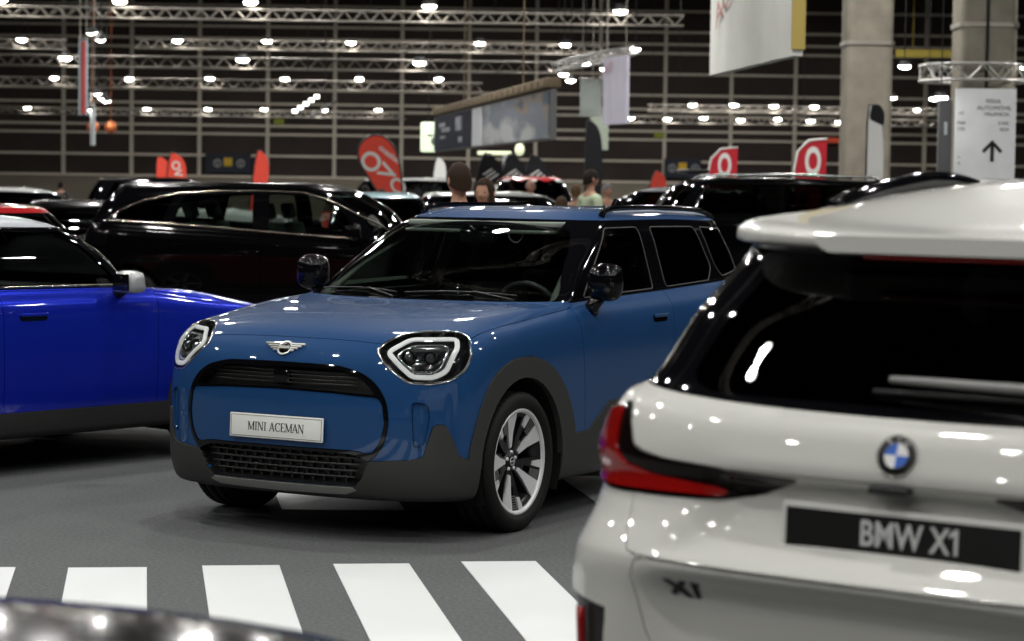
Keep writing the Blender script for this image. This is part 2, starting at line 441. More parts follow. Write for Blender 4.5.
# ---------------------------------------------------------------- wheels (outer face looks along +y; centre at the origin)
BLACK_PL = lambda: mat('black_plastic', (0.012, 0.012, 0.013), 0.45)
GLOSS_BK = lambda: mat('gloss_black', (0.003, 0.003, 0.004), 0.04, spec=.42)
RUBBER = lambda: mat('tyre_rubber', (0.013, 0.013, 0.013), 0.62, bump=(60, 0.2, 0.002))
RY = Matrix.Rotation(-PI/2, 4, 'X')      # z -> +y
def wheel(parent, c, R=.335, wd=.225, rim=.252, style='ace', side=1, steer=0.0, detail=2):
    t = thing('wheel', c, 0); t.parent = parent; t.rotation_euler = (0, 0, (0 if side > 0 else PI)+steer)
    n = 72 if detail > 1 else 32; h = wd/2
    prof = [(rim-.012, -h*.9), (rim+.02, -h*.98), (R-.05, -h*1.04), (R-.02, -h*.98), (R-.004, -h*.84)]
    gs = [-.5, 0, .5] if detail > 1 else []
    for g in gs: prof += [(R, h*(g-.25)+.0), (R, h*g-.006), (R-.008, h*g-.005), (R-.008, h*g+.005), (R, h*g+.006)]
    prof += [(R-.004, h*.84), (R-.02, h*.98), (R-.05, h*1.04), (rim+.02, h*.98), (rim+.004, h*.88), (rim-.012, h*.8)]
    mb = MB(); mb.lathe(prof, n, M=RY)
    if detail > 1:   # tread blocks: short raised bars across the shoulders
        for i in range(60):
            a = 2*PI*i/60
            for s in (-1, 1):
                M = RY @ Matrix.Rotation(a, 4, 'Z') @ Matrix.Translation((R-.0022, 0, s*h*.67)) @ Matrix.Rotation(s*.15, 4, 'X')
                mb.box((0, 0, 0), (.0048, .021, h*.27), M)
    mb.build('tyre', RUBBER(), t)
    silver = mat('machined_alloy', (0.80, 0.81, 0.82), 0.45, 0.35); dark = mat('dark_alloy', (0.008, 0.008, 0.009), 0.3, 0.0); grey = mat('grey_alloy_insert', (0.16, 0.16, 0.16), 0.45, 0.3)
    # barrel, lip
    mb = MB(); mb.lathe([(rim-.004, -h*.85), (rim-.035, -h*.6), (rim-.04, h*.55), (rim-.012, h*.80), (rim-.018, h*.74), (rim-.044, h*.5), (rim-.05, -h*.6), (rim-.03, -h*.88)], n, M=RY); mb.build('rim_barrel', dark, t)
    mb = MB(); mb.lathe([(rim+.003, h*.80), (rim+.006, h*.88), (rim-.002, h*.90), (rim-.014, h*.83), (rim-.016, h*.76)], n, M=RY); mb.build('rim_lip', silver, t)
    mb = MB(); mb.lathe([(0, -h*.3), (.16, -h*.3), (.165, -h*.25), (.165, -h*.05), (.16, 0), (.08, 0), (.07, .03), (0, .03)], 40, M=RY); mb.build('brake_disc', mat('brake_steel', (.10, .10, .10), .4, .9), t)
    zf = h*.62; zc = h*.48
    def blade(mb, pts, z0f, dep):   # closed 2D polygon in wheel plane with radius-dependent height
        V = []
        for x, y in pts:
            r = math.hypot(x, y); z = zc+(h*.80-zc)*min(1, (r/rim))**1.5; V.append((x, y, z))
        n_ = len(V); vs = V+[(x, y, z-dep) for x, y, z in V]; fs = [tuple(range(n_)), tuple(range(2*n_-1, n_-1, -1))]+[(i, n_+i, n_+(i+1) % n_, (i+1) % n_) for i in range(n_)]
        mb.add(vs, fs, False, RY)
    if style == 'ace':
        pol = lambda L, a: [(r*math.cos(a+math.radians(d)), r*math.sin(a+math.radians(d))) for r, d in L]
        for k in range(5):
            a = 2*PI*k/5-.05; q = rim-.007
            m1 = MB(); blade(m1, pol([(.070, -8), (.14, -9), (q, -13), (q, 0), (q, 10), (.16, 9), (.070, 8)], a), 0, .03); m1.build('spoke', silver, t)
            m1 = MB(); blade(m1, pol([(.175, 27), (q, 26), (q, 36), (.18, 34)], a), 0, .02); m1.build('spoke', silver, t)
            m1 = MB(); blade(m1, pol([(.03, -30), (.12, -14), (q-.002, -14), (q-.002, 12), (.12, 14), (.12, 24), (q-.002, 25), (q-.002, 38), (.12, 40), (.03, 36)], a), 0, .05)
            for v in range(len(m1.v)): m1.v[v] = (m1.v[v][0], m1.v[v][1]-.010, m1.v[v][2])
            m1.build('spoke_core', dark, t)
            m1 = MB()
            for z_ in range(7): r = .165+z_*.0115; blade(m1, pol([(r, 10), (r+.006, 10), (r+.006, 23), (r, 23)], a), 0, .004)
            m1.build('spoke_insert', grey, t)
    else:
        ns = 5 if style == 'five' else 10
        for k in range(ns):
            a = 2*PI*k/ns; w0 = .03 if ns == 5 else .016
            P = [(.04, w0), (rim-.008, w0*.8), (rim-.008, -w0*.8), (.04, -w0)]
            m1 = MB(); blade(m1, [(x*math.cos(a)-y*math.sin(a), x*math.sin(a)+y*math.cos(a)) for x, y in P], 0, .03); m1.build('spoke', silver, t)
    mb = MB(); mb.lathe([(0, zc+.004), (.026, zc+.004), (.03, zc), (.055, zc-.006), (.06, zc-.03), (.03, zc-.05), (0, zc-.05)], 30, M=RY); mb.build('hub', dark, t)
    if detail > 1:
        for k in range(5):
            a = 2*PI*k/5+.3+PI/5; mb = MB(); mb.lathe([(0, 0), (.008, 0), (.010, -.02)], 8, M=RY @ Matrix.Translation((.043*math.cos(a), .043*math.sin(a), zc+.003))); mb.build('wheel_nut', silver, t)
        mb = MB(); mb.lathe([(.018, zc+.006), (.021, zc+.006), (.021, zc+.002), (.018, zc+.002)], 24, M=RY, close=True); mb.box((0, 0, 0), (.05, .004, .002), RY @ Matrix.Translation((0, 0, zc+.006))); mb.build('hub_emblem', silver, t)
    return t
def wheel_well(parent, x, y0, y1, z=.34, r=.42, side=1, name='wheel_housing'):
    mb = MB(); n = 24
    a = [(x+r*math.cos(PI*(-.15+1.3*i/n)), z+r*math.sin(PI*(-.15+1.3*i/n))) for i in range(n+1)]
    vs = [(p[0], side*y0, p[1]) for p in a]+[(p[0], side*y1, p[1]) for p in a]
    fs = [(i, i+1, n+2+i, n+1+i) for i in range(n)]+[tuple(n+1+i for i in range(n+1))]
    mb.add(vs, fs, True); return mb.build(name, mat('wheel_housing_black', (.008, .008, .008), .8), parent)
def seat(parent, x, y, col, z=.30, fac=1, h=.62, name='seat'):
    """car seat facing +x"""
    m = col; mb = MB()
    mb.box((x, y, z+.16), (.52, .50, .18), bev=.05)
    M = Matrix.Translation((x-.27, y, z+.20)) @ Matrix.Rotation(-.28, 4, 'Y')
    mb.box((0, 0, h/2), (.14, .48, h), M, bev=.05)
    o = mb.build(name, m, parent)
    mb = MB(); mb.box((0, 0, h+.13), (.10, .27, .17), M, bev=.04); mb.tube([(0, -.06, h-.02), (0, -.06, h+.1)], .007, M=M); mb.tube([(0, .06, h-.02), (0, .06, h+.1)], .007, M=M)
    mb.build('headrest', m, o); return o
def steering_wheel(parent, x, y, z):
    M = Matrix.Translation((x, y, z)) @ Matrix.Rotation(-1.15, 4, 'Y'); mb = MB()
    mb.tube([(.18*math.cos(2*PI*i/36), .18*math.sin(2*PI*i/36), 0) for i in range(36)], .015, 8, close=True, M=M)
    mb.box((0, 0, -.01), (.11, .12, .05), M, bev=.02)
    for a in (PI/2, -PI/2, PI): mb.tube([(.04*math.cos(a), .04*math.sin(a), -.01), (.175*math.cos(a), .175*math.sin(a), 0)], .013, M=M)
    mb.tube([(0, 0, -.02), (0, 0, -.30)], .03, M=M)
    mb.build('steering_wheel', mat('steering_leather', (.02, .02, .022), .4), parent)
def strokes_text(txt, h, m, parent, M, name='lettering', serif=True, w=.10, depth=.0015):
    """classical capitals drawn with thick and thin strokes"""
    L = {'M': (.95, [((.12, 0), (.12, 1), .5), ((.12, 1), (.475, .05), 1), ((.475, .05), (.83, 1), .5), ((.83, 1), (.83, 0), 1)], [(.12, 0), (.83, 0), (.08, 1), (.87, 1)]),
         'I': (.42, [((.21, 0), (.21, 1), 1)], [(.21, 0), (.21, 1)]),
         'N': (.85, [((.13, 0), (.13, 1), .5), ((.13, 1), (.70, 0), 1), ((.70, 0), (.70, 1), .5)], [(.13, 0), (.08, 1), (.70, 1)]),
         'A': (.80, [((.10, 0), (.40, 1), .5), ((.40, 1), (.70, 0), 1), ((.2, .33), (.6, .33), .5)], [(.10, 0), (.70, 0)]),
         'C': (.78, [((.70, .80), (.55, .97), .6), ((.55, .97), (.35, .97), .6), ((.35, .97), (.15, .78), .9), ((.15, .78), (.11, .5), 1), ((.11, .5), (.15, .22), 1), ((.15, .22), (.35, .03), .9), ((.35, .03), (.55, .03), .6), ((.55, .03), (.72, .2), .6), ((.70, .80), (.70, 1), .5)], []),
         'E': (.70, [((.17, 0), (.17, 1), 1), ((.17, .97), (.60, .97), .5), ((.17, .5), (.48, .5), .5), ((.17, .03), (.62, .03), .5), ((.6, .97), (.6, .80), .4), ((.62, .03), (.62, .2), .4)], []),
         ' ': (.35, [], [])}
    mb = MB(); x = 0; tot = sum(L[c][0] for c in txt)
    for c in txt:
        wd, st, se = L[c]
        for (a, b, t) in st:
            ax, ay = (a[0]+x-tot/2)*h, (a[1]-.5)*h; bx, by = (b[0]+x-tot/2)*h, (b[1]-.5)*h; d = math.hypot(bx-ax, by-ay); ux, uy = (bx-ax)/d, (by-ay)/d; r = w*h*t*.8
            mb.prism([(ax-uy*r, ay+ux*r), (ax+uy*r, ay-ux*r), (bx+uy*r, by-ux*r), (bx-uy*r, by+ux*r)][::-1], 0, depth, M)
        if serif:
            for (sx, sy) in se: cx, cy = (sx+x-tot/2)*h, (sy-.5)*h*(1-.05); mb.box((cx, cy, depth/2), (.24*h, .05*h, depth), M)
        x += wd
    return mb.build(name, m, parent)
RK_ACE = [
 dict(w=0.7, xf=0.6, xr=-3.1, af=0.35, ar=0.3, nf=2.6, nr=2.6, zf=0.205, zr=0.23, zs=0.2),
 dict(w=0.835, xf=0.745, xr=-3.24, af=0.46, ar=0.35, nf=2.5, nr=2.8, zf=0.215, zr=0.25, zs=0.21),
 dict(w=0.862, xf=0.785, xr=-3.28, af=0.5, ar=0.4, nf=2.5, nr=2.8, zf=0.3, zr=0.34, zs=0.3),
 dict(w=0.868, xf=0.8, xr=-3.29, af=0.52, ar=0.4, nf=2.5, nr=2.8, zf=0.45, zr=0.5, zs=0.45),
 dict(w=0.868, xf=0.8, xr=-3.28, af=0.52, ar=0.4, nf=2.5, nr=2.8, zf=0.62, zr=0.65, zs=0.62),
 dict(w=0.866, xf=0.785, xr=-3.26, af=0.52, ar=0.4, nf=2.5, nr=2.8, zf=0.76, zr=0.8, zs=0.78),
 dict(w=0.856, xf=0.74, xr=-3.24, af=0.5, ar=0.4, nf=2.5, nr=2.8, zf=0.875, zr=0.9, zs=[(0.5, 0.87), (-0.6, 0.93), (-3, 0.94)]),
 dict(w=0.836, xf=0.64, xr=-3.2, af=0.48, ar=0.4, nf=2.5, nr=2.8, zf=0.955, zr=1.0, zs=[(0.3, 0.935), (-0.6, 1.0), (-3, 1.03)]),
 dict(w=0.8, xf=0.45, xr=-3.17, af=0.5, ar=0.4, nf=2.5, nr=2.8, zf=1.005, zr=1.07, zs=[(0.2, 0.967), (-0.6, 1.04), (-3, 1.09)]),
 dict(w=0.775, xf=0.05, xr=-3.15, af=0.5, ar=0.4, nf=2.4, nr=2.8, zf=1.045, zr=1.1, zs=[(0.2, 0.99), (-0.6, 1.06), (-3, 1.12)]),
 dict(w=0.755, xf=-0.33, xr=-3.14, af=0.36, ar=0.38, nf=2.3, nr=2.8, zf=1.07, zr=1.13, zs=[(0.2, 1.0), (-0.6, 1.072), (-3, 1.135)]),
 dict(w=0.7, xf=-0.66, xr=-3.09, af=0.34, ar=0.36, nf=2.3, nr=2.8, zf=1.25, zr=1.26, zs=[(-0.8, 1.24), (-3, 1.26)]),
 dict(w=0.635, xf=-1.0, xr=-3.03, af=0.32, ar=0.34, nf=2.3, nr=2.8, zf=1.42, zr=1.42, zs=[(-1.2, 1.415), (-3, 1.41)]),
 dict(w=0.59, xf=-1.14, xr=-3.04, af=0.32, ar=0.32, nf=2.3, nr=2.8, zf=1.475, zr=1.48, zs=[(-1.2, 1.47), (-2.2, 1.472), (-3, 1.455)]),
 dict(w=0.5, xf=-1.3, xr=-2.98, af=0.34, ar=0.3, nf=2.3, nr=2.6, zf=1.519, zr=1.509, zs=[(-1.3, 1.519), (-2.2, 1.522), (-3, 1.494)]),
 dict(w=0.25, xf=-1.5, xr=-2.86, af=0.34, ar=0.3, nf=2.3, nr=2.5, zf=1.534, zr=1.529, zs=[(-1.3, 1.536), (-3, 1.529)]),
 dict(w=0.0001, xf=-1.75, xr=-2.7, af=0.3, ar=0.3, nf=2.3, nr=2.5, zf=1.539, zr=1.534, zs=[(-1.5, 1.539), (-3, 1.534)]),
]
SUB_ACE = [3, 4, 6, 6, 6, 6, 6, 6, 8, 8, 8, 8, 5, 5, 6, 5]
# ---------------------------------------------------------------- the blue crossover in the middle
ACE_C = (-.6995, 11.3231, -2.073)
def aceman():
    R = thing('compact_crossover_car', (ACE_C[0], ACE_C[1], 0), ACE_C[2], 'steel-blue crossover with black roof rails and white name plate, in the centre of the carpet', 'car')
    blue = paint('steel_blue_paint', (0.0100, 0.052, 0.157), .0, .5, .85); clad = mat('grey_cladding', (0.042, 0.043, 0.042), .5, bump=(300, .15, .001)); gb = GLOSS_BK(); bp = BLACK_PL()
    wsg = glass('windscreen_glass', (.80, .88, .84), 1.62); sdg = glass('side_glass', (.50, .56, .53), 1.5); prv = glass('privacy_glass', (.07, .075, .075), 1.55)
    silver = mat('bright_silver', (.62, .62, .60), .25, 1.0); grey = mat('satin_grey_trim', (.22, .22, .21), .4, .4)
    s = Shell(RK_ACE, SUB_ACE)
    s.rowtag(10, 13, 'greenhouse'); s.rowtag(13, 16, 'roof')
    side = lambda c, n: abs(n.y) > .55 or c.y > .80
    s.cut([(-.01, .931), (.20, .930), (.35, .925), (.50, .915), (.795, .915), (.795, 1.3), (-.01, 1.3)], 'x', 'hood', lambda c, n: c.x > -.62, [''])
    s.cut([(-.60, 1.25), (-.60, 1.03), (-.625, .90), (-.645, .60), (-.645, .40), (-1.70, .40), (-1.71, .90), (-1.74, 1.05), (-1.76, 1.25)], 'y', 'front_door', lambda c, n: c.y > .6, [''])
    s.cut([(-1.76, 1.25), (-1.74, 1.05), (-1.71, .90), (-1.70, .40), (-2.06, .40), (-2.13, .62), (-2.30, .83), (-2.50, .93), (-2.56, 1.25)], 'y', 'rear_door', lambda c, n: c.y > .6, [''])
    # cladding: arches, sills, bumper
    arch = [(.50, .10), (.475, .38), (.45, .50), (.385, .66), (.30, .76), (.15, .825), (0, .84), (-.14, .83), (-.29, .775), (-.41, .68), (-.49, .56), (-.53, .455), (-.60, .10)]
    for cx, mir in ((0, 1), (-2.606, -1)):
        a = [(cx+mir*p[0], p[1]) for p in arch]
        s.cut(chaikin(a, 1), 'y', 'cladding', side, None)
    s.cut([(-.52, .10), (-.52, .425), (-.68, .430), (-.92, .560), (-1.80, .570), (-2.02, .44), (-2.10, .43), (-2.10, .10)], 'y', 'cladding', side, None)
    s.cut([(-.01, .262), (.40, .265), (.437, .306), (.474, .383), (.66, .395), (.70, .41), (.715, .47), (.735, .548), (.75, .557), (.775, .553), (.795, .50), (.815, .41), (.84, .388), (1, .386), (1, .1), (-.01, .1)], 'x', 'cladding', lambda c, n: c.x > .40, ['', 'cladding'])
    s.cut([(-.01, .1), (-.01, .42), (1, .42), (1, .1)], 'x', 'cladding', lambda c, n: c.x < -2.9, ['', 'cladding'])
    for cx in (0, -2.606): s.cut(circle_pts(cx, .345, .395, 40), 'y', 'hole', lambda c, n: c.y > .55)
    s.cut([(-.41, 0), (.41, 0), (.398, .34), (-.398, .34)], 'y', 'hole', lambda c, n: c.y > .55); s.cut([(-3.0, 0), (-2.21, 0), (-2.22, .34), (-2.99, .34)], 'y', 'hole', lambda c, n: c.y > .55)
    fr = lambda c, n: c.x > .25
    s.cut(rounded([(-.6, .826), (.30, .817), (.43, .787), (.505, .735), (.55, .66), (.562, .56), (.543, .47), (.505, .41), (.470, .383), (-.6, .383)], .05), 'x', 'grille_surround', fr, ['', 'cladding'])
    s.cut(rounded([(-.6, .808), (.32, .797), (.42, .766), (.475, .720), (.500, .688), (.30, .700), (.0, .708), (-.6, .708)], .02), 'x', 'upper_grille', fr)
    s.cut(rounded([(-.6, .699), (0, .699), (.30, .692), (.510, .678), (.530, .655), (.545, .56), (.527, .475), (.489, .418), (.43, .425), (.385, .430), (-.6, .432)], .02), 'x', 'grille_panel', fr)
    s.cut([(-.01, .420), (.385, .416), (.44, .400), (.474, .383), (.437, .306), (.40, .272), (-.01, .270)], 'x', 'lower_grille', fr)
    s.cut([(-.01, .262), (.385, .262), (.405, .25), (.35, .232), (-.01, .228)], 'x', 'skid_strip', fr)
    s.cut(rounded([(.655, .66), (.715, .65), (.722, .60), (.705, .47), (.665, .45)], .02), 'x', 'air_curtain', fr, [''])
    HL = rounded([(.470, .888), (.488, .925), (.535, .962), (.61, .972), (.72, .970), (.785, .948), (.830, .870), (.822, .800), (.785, .755), (.715, .742), (.635, .748), (.575, .790), (.515, .842)], .018)
    s.cut(HL, 'x', 'headlamp', lambda c, n: c.x > .3)
    # glazing
    s.cut(rounded([(-.6, 1.080), (.34, 1.078), (.60, 1.072), (.728, 1.066), (.585, 1.345), (.520, 1.425), (.3, 1.440), (-.6, 1.445)], .04), 'x', 'windscreen', lambda c, n: c.x > -1.4 and n.x > .12, ['greenhouse'])
    W1 = rounded([(-.83, 1.082), (-1.20, 1.094), (-1.665, 1.104), (-1.705, 1.432), (-1.31, 1.430)], .03)
    W2 = rounded([(-1.825, 1.108), (-2.40, 1.126), (-2.49, 1.20), (-2.44, 1.428), (-1.86, 1.432)], .03)
    W3 = rounded([(-2.60, 1.145), (-2.84, 1.175), (-2.88, 1.41), (-2.52, 1.426), (-2.55, 1.21)], .03)
    gs = lambda c, n: c.y > .45 and abs(n.y) > .3
    s.cut(W1, 'y', 'front_window', gs, ['greenhouse']); s.cut(W2, 'y', 'rear_window', gs, ['greenhouse']); s.cut(W3, 'y', 'rear_window', gs, ['greenhouse'])
    s.cut(rounded([(-.6, 1.165), (.60, 1.165), (.49, 1.415), (-.6, 1.425)], .05), 'x', 'tailgate_window', lambda c, n: c.x < -2.8, ['greenhouse'])
    s.cut(rounded([(.60, .76), (.85, .76), (.83, .97), (.64, .97)], .03), 'x', 'tail_lamp', lambda c, n: c.x < -2.9, [''])
    # emit
    s.emit('', 'body_shell', blue, R); s.emit('hood', 'hood', blue, R); s.emit('roof', 'roof', blue, R, gap=.001)
    s.emit('greenhouse', 'window_pillars', gb, R, off=-.002, gap=0)
    for o in s.emit('front_door', 'front_door', blue, R, mirror='pair'): pass
    fds = [o for o in bpy.data.objects if o.parent == R and o.name.startswith('front_door')]
    rds = s.emit('rear_door', 'rear_door', blue, R, mirror='pair')
    s.emit('cladding', 'wheel_arch_cladding', clad, R, off=.009, skirt=.03, gap=.0)
    s.emit('grille_surround', 'grille_surround', gb, R, off=.006, skirt=.06, gap=0)
    up = s.emit('upper_grille', 'upper_grille', mat('grille_black', (.006, .006, .006), .35), R, off=-.05, skirt=-.05, gap=0)[0]
    s.emit('grille_panel', 'grille_panel', blue, R, off=.0, skirt=.03, gap=.003)
    lg = s.emit('lower_grille', 'lower_grille', mat('grille_black', (.006, .006, .006), .35), R, off=-.05, skirt=-.055, gap=0)[0]
    s.emit('skid_strip', 'skid_strip', mat('satin_skid', (.22, .22, .21), .45, .3), R, off=.016, skirt=.03, gap=0)
    s.emit('air_curtain', 'air_curtain', blue, R, off=-.006, skirt=-.012, gap=0, mirror='pair')
    s.emit('windscreen', 'windscreen', wsg, R, skirt=0, gap=0); s.emit('tailgate_window', 'tailgate_window', prv, R, skirt=0, gap=0)
    s.emit('front_window', 'front_window', sdg, R, skirt=0, gap=0, mirror='pair'); 
    s.emit('rear_window', 'rear_window', prv, R, skirt=0, gap=0, mirror='pair')
    s.emit('tail_lamp', 'tail_lamp', mat('red_lamp', (.25, .005, .005), .1, coat=1), R, off=.01, skirt=.03, gap=0, mirror='pair')
    # grille bars
    bars = mat('grille_bar', (.014, .014, .014), .3, .3)
    for z in (.730, .748, .766, .784): s.ribbon([(y, z) for y in np.linspace(-.40, .40, 24)], 'x', 1, .0035, 'grille_bar', bars, up, off=-.022)
    for z in (.300, .331, .362, .393):
        w = .43-(.393-z)*.35; s.ribbon([(y, z) for y in np.linspace(-w, w, 24)], 'x', 1, .0045, 'grille_bar', mat('grille_bar_grey', (.045, .045, .045), .35, .3), lg, off=-.02)
    mbx = MB()
    for r_, z in enumerate((.285, .316, .347, .378, .405)):
        for q in range(-7, 8):
            y = (q+(r_ % 2)*.5)*.058
            if abs(y) > .41-(.39-z)*.4: continue
            p, n = s.hit('x', y, z, 1); mbx.box(tuple(p+n*-.035), (.02, .012, .030))
    mbx.build('grille_mesh', bars, lg)
    p, n = s.hit('x', .0, .752, 1); mb = MB(); mb.box((p.x-.03, 0, .752), (.03, .09, .06), bev=.008); mb.build('radar_sensor', gb, up)
    # lamps
    DR = [(.520, .888), (.580, .946), (.750, .948), (.782, .905), (.772, .800), (.728, .772), (.648, .775)]
    bowls = s.emit('headlamp', 'headlamp', mat('lamp_bowl', (.012, .012, .014), .15, .2, coat=.6), R, off=-.045, skirt=-.046, gap=0, mirror='pair')
    chrome = mat('lamp_chrome', (.55, .56, .57), .12, 1.0); lens = mat('projector_lens', (.05, .055, .06), .02, coat=1.0); drl = mat('daytime_lamp_white', (.80, .81, .80), .35, emit=(1, 1, .97), estr=.30)  # daytime ring is unlit plastic; slight glow added to brighten it
    def smesh(o, nm, pts, r, m, off, sd, close=True, flat=.6): return s.ribbon([(p[0]*sd, p[1]) for p in pts], 'x', 1, r, nm, m, o, off=off, close=close, flat=flat, n=10)
    for o, sd in zip(bowls, (1, -1)):
        smesh(o, 'daytime_running_light', rounded(DR, .02), 0.0125, drl, -.010, sd)
        smesh(o, 'lamp_bezel', HL, .006, chrome, .0, sd, flat=.5)
        c = np.mean(np.array(DR), 0); inner = [tuple(np.array(c)+(np.array(p)-c)*.76) for p in DR]
        smesh(o, 'inner_bezel', rounded(inner, .02), .005, chrome, -.02, sd)
        for (y, z) in ((.610, .875), (.700, .870)):
            p, n = s.hit('x', y*sd, z, 1); q = Vector((p.x-.055, p.y, p.z)) if False else p-n*.030
            M = Matrix.Translation(q) @ rot_to(Vector((1, 0.12*sd, .05)))
            mb = MB(); mb.lathe([(.034, -.03), (.034, .0), (.030, .004), (.025, 0), (.022, -.01)], 24, M=M); pj = mb.build('projector', gb, o)
            mb = MB(); mb.lathe([(.024, -.004), (.018, .006), (.010, .011), (0, .013)], 20, M=M); mb.build('lens', lens, pj)
        mb = MB()
        for k in range(9):
            y = .60+k*.017; p, n = s.hit('x', y*sd, .797, 1); mb.box(tuple(p-n*.028), (.012, .010, .012))
        mb.build('lamp_segment_row', chrome, o)
    # cover panes
    for o_, b in zip(s.emit('headlamp', 'lens_cover', glass('clear_lamp_cover', (.93, .95, .95), 1.45), R, off=.001, skirt=0, gap=0, mirror='pair'), bowls): o_.parent = b
    # plate
    p, n = s.hit('x', 0, .5175, 1); M = Matrix.Translation((p.x+.012, .006, .5175)) @ rot_to(Vector((1, 0, .05)))
    mb = MB(); mb.box((0, 0, 0), (.52, .112, .008), M, bev=.003); pl = mb.build('name_plate', mat('plate_white', (.78, .79, .76), .35), R); pl['label'] = 'white plate with a thin dark border and dark capitals'
    mb = MB(); a, b_, t_ = .252, .048, .0018
    for q in ((0, b_, 2*a, t_), (0, -b_, 2*a, t_), (a, 0, t_, 2*b_), (-a, 0, t_, 2*b_)): mb.box((q[0], q[1], .0048), (q[2], q[3], .001), M)
    mb.build('plate_border', mat('plate_ink', (.03, .03, .03), .5), pl)
    strokes_text('MINI ACEMAN', .040, mat('plate_ink', (.03, .03, .03), .5), pl, M @ Matrix.Translation((0, 0, .0042)), w=.075)
    # winged badge
    bsil = mat('badge_pale_silver', (.72, .72, .68), .3, .35)
    p, n = s.hit('x', 0, .880, 1); M = Matrix.Translation(p+n*.005) @ rot_to(n) @ Matrix.Scale(1.12, 4); bd = MB()
    bd.lathe([(.027, 0), (.033, .003), (.036, 0)], 28, M=M); B = bd.build('winged_badge', bsil, R)
    mb = MB(); mb.lathe([(0, .002), (.027, .002), (.028, -.003)], 24, M=M); mb.build('badge_disc', gb, B)
    mb = MB(); mb.box((0, 0, .004), (.050, .013, .003), M)
    for sd in (-1, 1):
        for k in range(4):
            y = .018-k*.0105; x1 = .098-k*.016; mb.box((sd*(.030+x1)/2, y, .003), (x1-.030, .0062, .008), M)
        mb.build('badge_wings', bsil, B)
    # trims
    for sd in (1, -1):
        for Wp, nm in ((W1, 'window_trim'), (W2, 'window_trim'), (W3, 'window_trim')):
            s.ribbon(Wp, 'y', sd, .0045, nm, mat('window_trim_grey', (.05, .05, .05), .6), R, off=.001, close=True)
        s.ribbon([(-.66, 1.068), (-1.2, 1.083), (-1.8, 1.098), (-2.4, 1.118), (-2.9, 1.14)], 'y', sd, .008, 'belt_moulding', gb, R, off=.003)
    for sd in (1, -1):     # roof rails
        pts = [(-1.42, .555), (-1.50, .550), (-2.2, .555), (-2.85, .55), (-2.93, .545)]; P = []
        for i, (x, y) in enumerate(pts):
            q, n = s.hit('z', x, y, 1); P.append(Vector((x, y*sd, q.z+(.006 if i in (0, 4) else .040))))
        mb = MB(); mb.tube(chaikin([tuple(v) for v in P], 2, False), .014, 10)
        mb.tube([P[1]+Vector((.03, 0, 0)), P[0]+Vector((0, 0, 0))], .018); mb.build('roof_rail', gb, R)
    q, n = s.hit('z', -2.72, .0, 1); mb = MB(); mb.box((-2.72, 0, q.z+.02), (.10, .035, .05), taper=.5, bev=.008); mb.build('roof_antenna', gb, R)
    q, n = s.hit('z', -1.9, .0, 1)
    # mirrors
    for sd in (1, -1):
        mb = MB(); bm = bmesh.new(); bmesh.ops.create_cube(bm, size=1); bmesh.ops.subdivide_edges(bm, edges=bm.edges[:], cuts=5, use_grid_fill=True)
        for v in bm.verts:
            q = v.co*2; l = (abs(q.x)**3.2+abs(q.y)**3.2+abs(q.z)**3.2)**(1/3.2); q = q/l
            tp = 1-.18*max(0, q.x); v.co = Vector((q.x*.066, q.y*.092*tp, q.z*.096*tp))
        bm.verts.index_update(); mb.add([v.co.copy() for v in bm.verts], [tuple(v.index for v in f.verts) for f in bm.faces], True, Matrix.Translation((-.81, .885*sd, 1.168)) @ Matrix.Rotation(.10*sd, 4, 'Z')); bm.free()
        mr = mb.build('side_mirror', gb, R)
        mb = MB(); mb.tube([(-.80, .81*sd, 1.02), (-.80, .83*sd, 1.055), (-.81, .87*sd, 1.10)], [.045, .036, .03], 10); mb.build('mirror_stalk', gb, mr)
        mb = MB(); mb.box((-.872, .885*sd, 1.168), (.004, .12, .13), bev=.0015); mb.build('mirror_glass', mat('mirror_glass', (.6, .6, .6), .02, 1), mr)
    # handles
    for sd in (1, -1):
        for x in (-1.545, -2.33):
            p, n = s.hit('y', x, .955, sd); d = [o for o in bpy.data.objects if o.parent == R and o.name.startswith('front_door' if x > -2 else 'rear_door') and (sum(v.co.y for v in o.data.vertices)*sd > 0)][0]
            M = Matrix.Translation(p) @ rot_to(n); mb = MB(); mb.prism(rounded([(-.085, -.020), (.085, -.020), (.085, .022), (-.085, .022)], .02), -.001, .0015, M); mb.build('handle_recess_shade', gb, d)  # flat black plate stands in for the shade inside the handle recess
            mb = MB(); mb.box((0, .012, .010), (.165, .018, .014), M, bev=.006); mb.build('door_handle', blue, d)
    # wipers and cowl
    for (y0, y1) in ((.55, -.05), (-.10, -.62)):
        P = []
        for k in range(9):
            y = y0+(y1-y0)*k/8; z = 1.085+.0+.03*(1-k/8)*0+.012*math.sin(k/8*PI); p, n = s.hit('x', y, z+.008, 1); P.append(p+n*.008)
        mb = MB(); mb.tube(P, .004, 6); mb.tube([P[0]-Vector((-.04, 0, .02)), P[3]+Vector((.003, 0, .004))], .005); mb.build('wiper', bp, R)
    # light trim inside: pillar covers, headliner edge
    lt = mat('cabin_light_grey', (.22, .25, .22), .7)
    for sd in (1, -1):
        mb = MB(); mb.tube([(-.64, .690*sd, 1.06), (-.91, .632*sd, 1.22), (-1.19, .553*sd, 1.355)], [.034, .032, .028], 10, flat=.5); mb.build('pillar_cover', lt, R)
        mb = MB(); mb.box((-1.86, .70*sd, 1.05), (1.9, .03, .05)); mb.tube([(-1.78, .70*sd, 1.05), (-1.80, .575*sd, 1.42)], .04, 8, flat=.5); mb.build('inner_pillar', lt, R)
    mb = MB(); mb.box((-1.62, 0, 1.445), (1.05, .92, .03), bev=.01); mb.build('headliner', lt, R)
